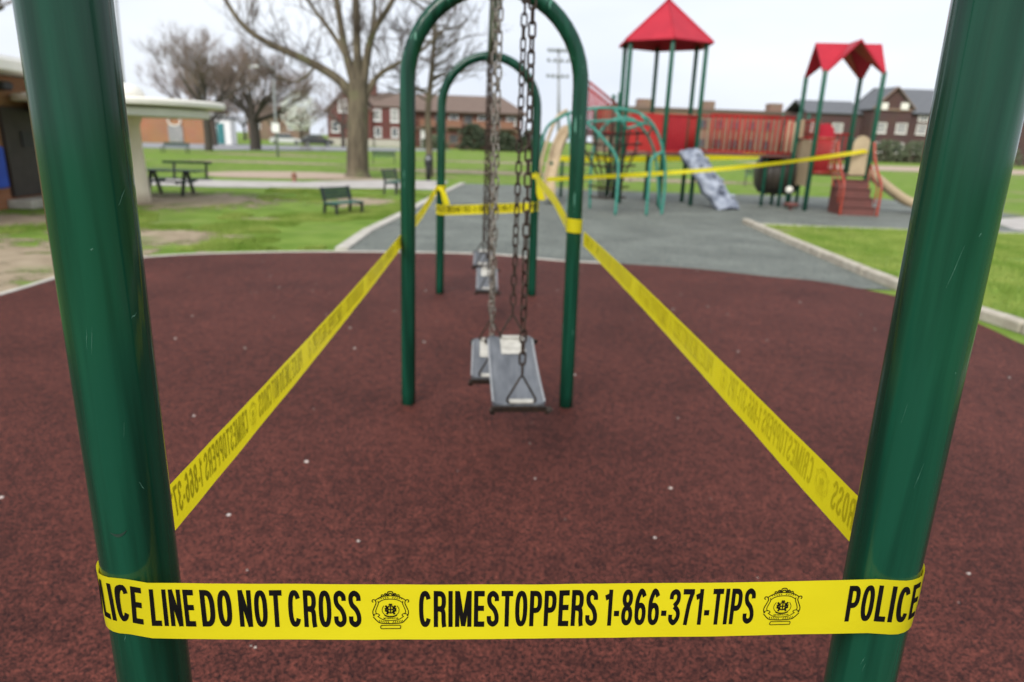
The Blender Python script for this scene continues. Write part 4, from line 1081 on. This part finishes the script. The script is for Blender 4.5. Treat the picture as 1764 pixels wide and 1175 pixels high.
# ================================================================== BUILDINGS
def window(par, x, y, z, w, h_, frame='white', pane='glass', d=.12, bars=True):
    mb = MB(); t = .12*min(1, w)
    mb.box((x, y-d/2, z+h_/2-t/2), (w, d, t)); mb.box((x, y-d/2, z-h_/2+t/2), (w, d, t))
    for s in (-1, 1): mb.box((x+s*(w/2-t/2), y-d/2, z), (t, d, h_-2*t))
    if bars: mb.box((x, y-d/2+.01, z), (w-2*t, d*.6, .07))
    o = mb.build('window', frame, par)
    mb = MB(); mb.box((x, y-.02, z), (w-2*t, .03, h_-2*t)); mb.build('pane', pane, o)
    mb = MB(); mb.box((x, y-d*.8, z-h_/2-.05), (w+.2, d*1.6, .09)); mb.build('sill', frame, o)
    return o
# red brick house with front gable
hs = tag(empty('brick_house', (-19, 110, 0)), 'red brick house with steep front gable behind the big tree', 'house')
mb = MB()
g = [(-24, .0), (-17.2, .0), (-17.2, 5.4), (-20.6, 8.7), (-24, 5.4)]
mb.add([(x, 110, z) for x, z in g]+[(x, 120, z) for x, z in g], [(0, 1, 2, 3, 4), (9, 8, 7, 6, 5), (0, 5, 6, 1), (1, 6, 7, 2), (4, 9, 5, 0)])
mb.box((-14.9, 115, 3.0), (4.58, 9, 6.0)); mb.build('wall', 'rbrick', hs)
mb = MB(); mb.slab([(-24.5, 109.5, 5.0), (-20.6, 109.5, 8.9), (-20.6, 120.4, 8.9), (-24.5, 120.4, 5.0)], .2); mb.slab([(-16.7, 109.5, 5.0), (-16.7, 120.4, 5.0), (-20.6, 120.4, 8.9), (-20.6, 109.5, 8.9)], .2)
mb.slab([(-17.0, 110.2, 6.0), (-12.3, 110.2, 6.0), (-12.3, 115, 8.2), (-19.5, 115, 8.2)], .18); mb.slab([(-12.3, 115, 8.2), (-12.3, 120, 6.0), (-17.0, 120, 6.0), (-19.5, 115, 8.2)], .18)
rf = mb.build('roof', 'roofb', hs)
mb = MB(); mb.box((-17.4, 114, 8.9), (.9, .9, 2.2)); mb.build('chimney', 'rbrick2', rf)
mb = MB(); mb.box((-20.6, 109.93, .55), (6.9, .2, 1.1)); mb.box((-14.9, 110.43, .55), (4.6, .15, 1.1)); mb.build('stone_base', 'conc', hs)
for x, y, z, w_, h_ in ((-21.6, 110, 5.9, 1.3, 1.9), (-20.4, 110, 2.8, 1.2, 1.6), (-22.8, 110, 2.8, 1.2, 1.6), (-16.4, 110.5, 4.7, 1.1, 1.7), (-13.8, 110.5, 4.7, 1.2, 1.9), (-16.4, 110.5, 2.2, 1.1, 1.4), (-13.8, 110.5, 2.2, 1.1, 1.4)):
    window(hs, x, y, z, w_, h_, 'white', 'palewin' if z > 4 else 'glass')
# long two-storey building with a brown hipped roof
lb = tag(empty('long_building', (-4, 119, 0)), 'long brick building with brown hipped roof seen through the swing arches', 'building')
mb = MB(); mb.box((-5.0, 120, 2.9), (22, 10, 5.8)); mb.build('wall', 'rbrick2', lb)
mb = MB(); e0 = [(-17, 114, 5.7), (7, 114, 5.7), (7, 126, 5.7), (-17, 126, 5.7)]; r0_, r1_ = (-12.4, 120, 8.5), (2.8, 120, 8.5)
for poly in ([e0[0], e0[1], r1_, r0_], [e0[2], e0[3], r0_, r1_], [e0[1], e0[2], r1_], [e0[3], e0[0], r0_]): mb.slab(poly, .2)
mb.build('roof', 'roofb', lb)
mb = MB(); mb.box((-5, 114.8, 3.0), (21.6, .3, .35)); mb.build('floor_band', 'tbrick', lb)
for k, x in enumerate(np.linspace(-14.2, 4.4, 9)):
    if k == 2:
        mb = MB(); mb.box((x, 114.9, 1.7), (1.3, .3, 3.4)); mb.build('white_stair_door', 'white', lb); continue
    window(lb, x, 115, 4.6, 1.5, 1.3, 'tbrick' if k % 2 else 'white', 'glass'); window(lb, x, 115, 1.5, 1.5, 1.4, 'tbrick', 'glass')
for k in range(4):
    mb = MB(); mb.box((-9+4.2*k, 114.3, 3.35), (2.4, 1.2, .15)); bal = mb.build('balcony', 'tbrick', lb)
    mb = MB(); mb.box((-9+4.2*k, 113.75, 3.9), (2.4, .06, .95)); mb.build('balcony_rail', 'copper', bal)
# flat-roofed brick school behind the playground
fb = tag(empty('flat_building', (40, 130, 0)), 'long flat-roofed brick building behind the red bridge', 'building')
mb = MB(); mb.box((40.5, 136, 3.9), (37, 12, 7.8)); mb.build('wall', 'tbrick', fb)
mb = MB(); mb.box((40.5, 136, 8.0), (37.6, 12.6, .5)); rf = mb.build('roof', 'roofb', fb)
for x in (42.2, 55.2, 30):
    mb = MB(); mb.box((x, 134, 9.0), (2.4, 2.4, 1.6)); mb.build('roof_unit', 'tbrick', rf)
for x in np.linspace(25, 56, 11):
    window(fb, x, 130, 5.6, 1.7, 1.5, 'roofb', 'glass'); window(fb, x, 130, 2.2, 1.7, 1.5, 'roofb', 'glass')
# dark gabled building on the right
tb = tag(empty('gabled_building', (72, 120, 0)), 'dark brick building with grey slate roof and cream trim at right', 'building')
mb = MB(); mb.box((83, 126, 4.0), (30, 11.9, 8.0))
g = [(66.2, 0), (73.0, 0), (73.0, 8.9), (69.6, 12.1), (66.2, 8.9)]
mb.add([(x, 118.8, z) for x, z in g]+[(x, 126, z) for x, z in g], [(0, 1, 2, 3, 4), (9, 8, 7, 6, 5), (0, 5, 6, 1), (1, 6, 7, 2), (4, 9, 5, 0)])
mb.box((61.5, 127, 3.9), (11, 10, 7.8)); mb.build('wall', 'dbrick', tb)
mb = MB(); mb.slab([(73, 119.4, 8.2), (98.6, 119.4, 8.2), (98.6, 126, 12.6), (69.6, 126, 12.6)], .2); mb.slab([(98.6, 132.6, 8.2), (68, 132.6, 8.2), (69.6, 126, 12.6), (98.6, 126, 12.6)], .2)
mb.slab([(56, 121.6, 7.9), (66.4, 121.6, 7.9), (66.4, 127, 10.2), (56, 127, 10.2)], .2); mb.slab([(66.4, 132, 7.9), (56, 132, 7.9), (56, 127, 10.2), (66.4, 127, 10.2)], .2)
mb.slab([(65.8, 118.5, 8.6), (69.6, 118.5, 12.3), (69.6, 126, 12.3), (65.8, 126, 8.6)], .18); mb.slab([(73.4, 126, 8.6), (69.6, 126, 12.3), (69.6, 118.5, 12.3), (73.4, 118.5, 8.6)], .18)
mb.build('roof', 'roofg', tb)
for s in (-1, 1):
    mb = MB(); mb.bar((69.6+s*3.7, 118.4, 8.7), (69.6, 118.4, 12.25), .14, .35, (0, -1, 0)); mb.build('gable_trim', 'tbrick', tb)
mb = MB(); mb.box((69.6, 118.65, 8.6), (6.6, .2, .35)); mb.build('gable_trim', 'tbrick', tb)
mb = MB(); mb.box((71.4, 118.6, 9.2), (1.3, .25, 1.1)); mb.build('gable_panel', 'cream', tb)
mb = MB(); mb.box((67.9, 118.6, 9.1), (1.1, .25, 1.1)); mb.build('gable_panel', 'cream', tb)
for x, y, z in ((68.0, 118.8, 5.6), (71.6, 118.8, 5.6), (76, 120.05, 5.6), (80, 120.05, 5.6), (84, 120.05, 5.6), (68.0, 118.8, 2.4), (71.6, 118.8, 2.4), (76, 120.05, 2.4), (80, 120.05, 2.4), (84, 120.05, 2.4), (58, 122, 5.4), (62, 122, 5.4), (58, 122, 2.4), (62, 122, 2.4), (76, 120.05, 7.4), (80, 120.05, 7.4)):
    window(tb, x, y, z, 1.9, 1.7 if z < 7 else .8, 'cream', 'palewin' if 5 < z < 7 else 'glass')
# low orange brick building across the street, white wing with teal door
ob = tag(empty('low_brick_building', (-32, 88, 0)), 'low orange brick building across the street with a round emblem', 'building')
mb = MB(); mb.box((-43, 91, 1.7), (18, 7, 3.4)); mb.build('wall', 'obrick', ob)
mb = MB(); mb.box((-43, 91, 3.55), (18.4, 7.4, .3)); mb.build('roof', 'white', ob)
mb = MB(); mb.box((-37.4, 87.45, 1.1), (1.7, .15, 1.9)); w_ = mb.build('entrance', 'palewin', ob)
mb = MB(); mb.tube([(-37.4+.75*math.cos(a), 87.4, 2.55+.5*math.sin(a)) for a in np.linspace(0, 6.283, 20)[:-1]], .09, 6, closed=True); mb.build('round_emblem', 'cream', ob, True)
wb = tag(empty('white_annex', (-30, 88, 0)), 'white annex with a teal door beside the low orange brick building', 'building')
mb = MB(); mb.box((-32.1, 89, 1.5), (2.2, 2, 3.0)); mb.build('wall', 'white', wb)
mb = MB(); mb.box((-32.1, 89, 3.12), (2.5, 2.4, .22)); mb.build('roof', 'roofg', wb)
mb = MB(); mb.box((-32.2, 87.95, 1.3), (.8, .12, 2.4)); mb.build('door', 'tealdoor', wb)
# more roofs down the street
for i, (x, y, w_, h_, mt, lab) in enumerate([(-47, 165, 12, 5, 'tbrick', 'faint tan row house far down the street, left of the blossom tree'), (-46, 150, 13, 5.2, 'rbrick2', 'faint brown brick house far behind the twiggy street tree')]):
    e = tag(empty('far_house', (x-15*i, y, 0)), lab, 'house'); X = x-15*i
    mb = MB(); mb.box((X, y, h_/2), (w_, 8, h_)); mb.build('wall', mt, e)
    mb = MB(); mb.slab([(X-w_/2-.3, y-4.4, h_), (X+w_/2+.3, y-4.4, h_), (X+w_/2+.3, y, h_+2.4), (X-w_/2-.3, y, h_+2.4)], .2); mb.slab([(X+w_/2+.3, y+4.4, h_), (X-w_/2-.3, y+4.4, h_), (X-w_/2-.3, y, h_+2.4), (X+w_/2+.3, y, h_+2.4)], .2); mb.build('roof', 'roofb', e)
    for k in (-.3, 0, .3): window(e, X+k*w_, y-4, h_*.62, 1.2, 1.5, 'white', 'glass')

# restroom building at far left, wall runs away from the camera
rb_ = tag(empty('restroom_building', (-12, 14, 0)), 'orange brick park building with dark door at the left edge', 'building')
mb = MB(); mb.box((-12.6, 12.6, 1.28), (6.0, 8, 2.56)); mb.build('wall', 'obrick', rb_)
mb = MB(); mb.box((-12.4, 12.4, 2.69), (7.2, 8.6, .22), bev=.03); rf = mb.build('roof_slab', 'cream', rb_)
mb = MB(); mb.box((-12.6, 12.4, 2.90), (5.6, 7, .2), bev=.03); mb.build('roof_top', 'white', rf)
mb = MB(); mb.box((-9.57, 15.05, 1.1), (.1, 1.35, 1.75)); dr = mb.build('door', 'doord', rb_)
mb = MB(); mb.box((-9.51, 15.0, 1.35), (.03, .3, .3)); mb.build('door_sign', 'black', dr)
mb = MB(); mb.tube([(-9.5, 15.55, 1.0), (-9.44, 15.55, 1.0), (-9.44, 15.55, 1.15)], .015, 6); mb.build('handle', 'pole', dr, True)
mb = MB(); mb.box((-9.35, 15.0, .09), (.5, 1.6, .18), bev=.02); mb.build('door_step', 'conc', rb_)
mb = MB(); mb.box((-9.5, 14.55, 2.36), (.22, .3, .16), bev=.03); mb.build('wall_lamp', 'black', rb_)
mb = MB(); mb.box((-9.47, 13.75, .83), (.2, .62, .8), bev=.03); mb.lathe([(.06, 0), (.06, .06)], (-9.47, 13.75, 1.23), 10); mb.build('blue_panel', 'blue', rb_)
cn = tag(empty('round_canopy', (-7.92, 16.0, 0)), 'white round canopy of two stacked discs on a cream column', 'canopy')
mb = MB(); mb.lathe([(.30, 0), (.29, .3), (.25, 1.2), (.245, 1.7), (.33, 1.9), (.5, 2.0)], (-7.92, 16.0, 0), 28); mb.build('column', 'creamcol', cn, True)
mb = MB(); mb.lathe([(1.66, 1.885), (1.70, 1.90), (1.70, 2.04), (1.66, 2.055)], (-7.92, 16.0, 0), 56); mb.build('lower_disc', 'white', cn)
mb = MB(); mb.lathe([(1.4, 2.055), (1.4, 2.09)], (-7.92, 16.0, 0), 48); mb.build('disc_gap', 'creamcol', cn)
mb = MB(); mb.lathe([(1.98, 2.09), (2.04, 2.11), (2.05, 2.19), (2.0, 2.235), (1.2, 2.27), (.3, 2.29)], (-7.92, 16.0, 0), 56); mb.build('upper_disc', 'cream', cn)
mb = MB(); mb.lathe([(.42, 2.28), (.42, 2.38), (.34, 2.5), (.15, 2.56)], (-7.92, 16.0, 0), 24); mb.build('roof_cap', 'cream', cn, True)

# ================================================================== POLES, BENCHES, SMALL THINGS
lp = tag(empty('lamp_post', (-14.5, 50, 0)), 'thin grey lamp post with short arm before the twiggy trees', 'lamp post')
mb = MB(); mb.tube([(-14.5, 50, 0), (-14.5, 50, 3), (-14.45, 50, 5.7), (-14.5, 50, 5.95)], [.09, .08, .06, .05], 10); mb.build('pole', 'pole', lp, True)
mb = MB(); mb.tube(catmull([(-14.48, 50, 5.8), (-14.9, 50, 6.05), (-15.6, 50, 5.95)], 5), .04, 6); mb.build('arm', 'pole', lp, True)
mb = MB(); mb.box((-15.75, 50, 5.9), (.6, .24, .14), bev=.04); mb.build('lamp_head', 'white', lp)
mb = MB(); mb.box((-14.5, 49.88, 1.95), (.5, .03, .62)); mb.build('sign_plate', 'white', lp)
fl = tag(empty('utility_pole', (-24.6, 50, 0)), 'tall thin pole beside the left front post, above the white canopy', 'pole')
mb = MB(); mb.tube([(-24.6, 50, 0), (-24.55, 50, 5), (-24.35, 50, 10)], [.14, .12, .09], 10); mb.build('pole', 'pole', fl, True)
mb = MB(); mb.lathe([(.1, 0), (.13, .08), (.05, .2)], (-24.35, 50, 10), 10); mb.build('cap', 'pole', fl, True)
lt = tag(empty('floodlight_tower', (14.5, 140, 0)), 'tall floodlight mast with banks of lamps behind the swings', 'light tower')
mb = MB(); mb.tube([(15.0, 140, 0), (14.6, 140, 9), (14.1, 140, 18.8)], [.35, .3, .2], 10); mb.build('mast', 'pole', lt, True)
for z, n in ((18.2, 6), (16.4, 4), (13.6, 5)):
    mb = MB(); mb.bar((14.1-2.1, 139.8, z), (14.1+2.1, 139.8, z), .16, .16); cb = mb.build('crossbar', 'pole', lt)
    for k in range(n):
        x = 14.1-1.9+3.8*k/(n-1); mb = MB(); mb.lathe([(.12, 0), (.3, .25), (.32, .6), (.28, .62)], (x, 139.6, z-.1), 10); mb.build('floodlight', 'pole', cb, True)

def bench(label, loc, rz, L=.9, sh=.28, bh=.56, seatm='bench2', group='park benches on the lawn'):
    e = empty('park_bench', loc); tag(e, label, 'bench', group); M4 = Matrix.Translation(loc) @ Matrix.Rotation(rz, 4, 'Z')
    def tb_(mb, nm, mt): mb.v = [tuple(M4 @ V(v)) for v in mb.v]; return mb.build(nm, mt, e)
    d = .36
    for k in range(4): mb = MB(); mb.box((0, -d/2+.05+k*.09, sh), (L, .075, .025), bev=.008); tb_(mb, 'seat_slat', seatm)
    for k in range(4): mb = MB(); mb.box((0, d/2+.02+.018*k, sh+.09+k*(bh-sh-.06)/4), (L, .02, .055), bev=.006); tb_(mb, 'back_slat', 'bench')
    for s in (-1, 1):
        mb = MB(); x = s*(L/2-.06)
        mb.bar((x, d/2+.04, 0), (x, d/2+.0, sh), .045, .05); mb.bar((x, d/2, sh), (x, d/2+.09, bh), .04, .05); mb.bar((x, -d/2+.03, 0), (x, -d/2+.03, sh-.02), .045, .05); mb.bar((x, -d/2, sh-.03), (x, d/2, sh-.03), .04, .04, (0, 0, 1))
        tb_(mb, 'leg_frame', 'black')
    return e
bench('small dark green slatted bench on the lawn left of the swings', (-2.98, 14.7, 0), R(56), .86, .27, .58)
bench('dark bench by the pale footpath, half behind the middle left post', (-2.6, 20.8, 0), R(75), 1.1, .36, .72)
bench('distant dark bench on the grass just right of the thick trunk', (-6.1, 43, 0), R(8), 1.4, .42, .8)
bench('far dark bench on the grass beyond the picnic table', (-22.0, 51, 0), R(-10), 2.0, .42, .75)
bench('green bench on the grass behind the crawl barrel', (12.3, 30.5, 0), R(-20), 1.3, .45, .85)
pt = tag(empty('picnic_table', (-8.05, 18.4, 0)), 'dark green picnic table with benches beside the cream column', 'table')
for k in range(4): mb = MB(); mb.box((-8.1, 18.15+.15*k, .62), (1.5, .135, .035), bev=.008); mb.build('top_plank', 'bench', pt)
for y in (17.78, 18.98):
    for k in range(2): mb = MB(); mb.box((-8.1, y+.12*(k-.5), .38), (1.5, .11, .03), bev=.008); mb.build('seat_plank', 'bench', pt)
for x in (-8.6, -7.75):
    mb = MB(); mb.bar((x, 18.02, .0), (x, 18.3, .6), .06, .09); mb.bar((x, 18.75, .0), (x, 18.45, .6), .06, .09); mb.bar((x, 17.75, .345), (x, 19.0, .345), .06, .05); mb.build('leg_frame', 'black', pt)
for x in (-8.35, -7.5):
    mb = MB(); mb.bar((x, 19.05, .40), (x, 19.12, .82), .05, .05); mb.build('back_upright', 'black', pt)
mb = MB(); mb.box((-8.0, 19.1, .80), (1.3, .03, .06)); mb.build('back_rail', 'bench', pt)
hy = tag(empty('hydrant', (-6.65, 24.6, 0)), 'small rusty brown hydrant at the edge of the gravel patch', 'hydrant')
mb = MB(); mb.lathe([(.10, 0), (.10, .03), (.065, .05), (.065, .22), (.085, .235), (.085, .26), (.06, .30), (.02, .34)], (-6.65, 24.6, 0), 14); mb.build('barrel', 'copper', hy, True)
for s in (-1, 1):
    mb = MB(); mb.tube([(-6.65, 24.6, .18), (-6.65+s*.11, 24.6, .18)], .03, 8); mb.build('outlet', 'copper', hy, True)
dp = tag(empty('dark_post', (-2.2, 27.6, 0)), 'dark rounded post like a meter, at the foot of the slim tree', 'post')
mb = MB(); mb.tube([(-2.2, 27.6, 0), (-2.2, 27.6, .5), (-2.2, 27.6, .6)], [.09, .11, .15], 12); mb.build('stand', 'black', dp, True)
mb = MB(); mb.lathe([(.15, .58), (.16, .7), (.15, .85), (.1, .97), (.03, 1.0)], (-2.2, 27.6, 0), 14); hd = mb.build('head', 'black', dp, True)
mb = MB(); mb.box((-2.2, 27.45, .86), (.14, .03, .10)); mb.build('window', 'pole', hd)
def car(label, x, y, rz, mt):
    e = tag(empty('parked_car', (x, y, 0)), label, 'car', 'cars parked down the street'); M4 = Matrix.Translation((x, y, 0)) @ Matrix.Rotation(rz, 4, 'Z')
    def tb_(mb, nm, mm, sm=False, par=None): mb.v = [tuple(M4 @ V(v)) for v in mb.v]; return mb.build(nm, mm, par or e, sm)
    def ext(pr, w): 
        mb = MB(); n = len(pr); mb.add([(a, -w, z) for a, z in pr]+[(a, w, z) for a, z in pr], [tuple(range(n)), tuple(reversed(range(n, 2*n)))]+[(i, n+i, n+(i+1) % n, (i+1) % n) for i in range(n)]); return mb
    bd_ = tb_(ext([(-2.2, .3), (2.2, .3), (2.25, .7), (1.3, .92), (-2.1, .95), (-2.25, .6)], .88), 'body', mt)
    tb_(ext([(-1.9, .93), (1.2, .9), (.55, 1.42), (-1.3, 1.45)], .76), 'cabin', 'glass')
    tb_(ext([(-1.35, 1.44), (.6, 1.41), (.5, 1.5), (-1.25, 1.52)], .72), 'car_roof', mt)
    for a in (-1.4, 1.4):
        for s in (-1, 1):
            mb = MB(); mb.tube([(a, s*.72, .32), (a, s*.9, .32)], .32, 16); wv_ = tb_(mb, 'wheel', 'tyre'); mb = MB(); mb.tube([(a, s*.9, .32), (a, s*.915, .32)], .19, 12); tb_(mb, 'rim', 'pole', False, wv_)
    for s in (-1, 1): mb = MB(); mb.box((2.2, s*.6, .68), (.08, .35, .14)); tb_(mb, 'headlight', 'white')
    return e
car('dark car parked at the end of the street before the brick house', -23.5, 100.5, R(20), 'cardark')
car('white car parked down the street below the blossom tree', -28.5, 103, R(15), 'carwhite')

# dry petals and grit scattered over the rubber
rn = random.Random(9); mb = MB()
for k in range(170):
    x, y = rn.uniform(-4, 4.3), 1.3+8*rn.random()**1.5
    if not inpoly(x, y, maroon_pts): continue
    s = .003+.012*rn.random()**2; z = .0175; a0 = rn.uniform(0, 6.28); top = (x, y, z+s*.5); ring = []
    for i in range(6): a = a0+i*1.047; q = s*rn.uniform(.6, 1.1); ring.append((x+q*math.cos(a), y+q*math.sin(a), z+rn.uniform(0, s*.25)))
    mb.add([top]+ring, [(0, i+1, (i+1) % 6+1) for i in range(6)])
o = mb.build('petal_litter', 'petal', None, True, origin=(0, 0, 0)); o['kind'] = 'stuff'; o['label'] = 'pale dry petals and grit scattered over the maroon rubber'; o['category'] = 'litter'

# bookkeeping property used while building is not needed in the finished scene
for o in bpy.data.objects:
    if '_o' in o: del o['_o']
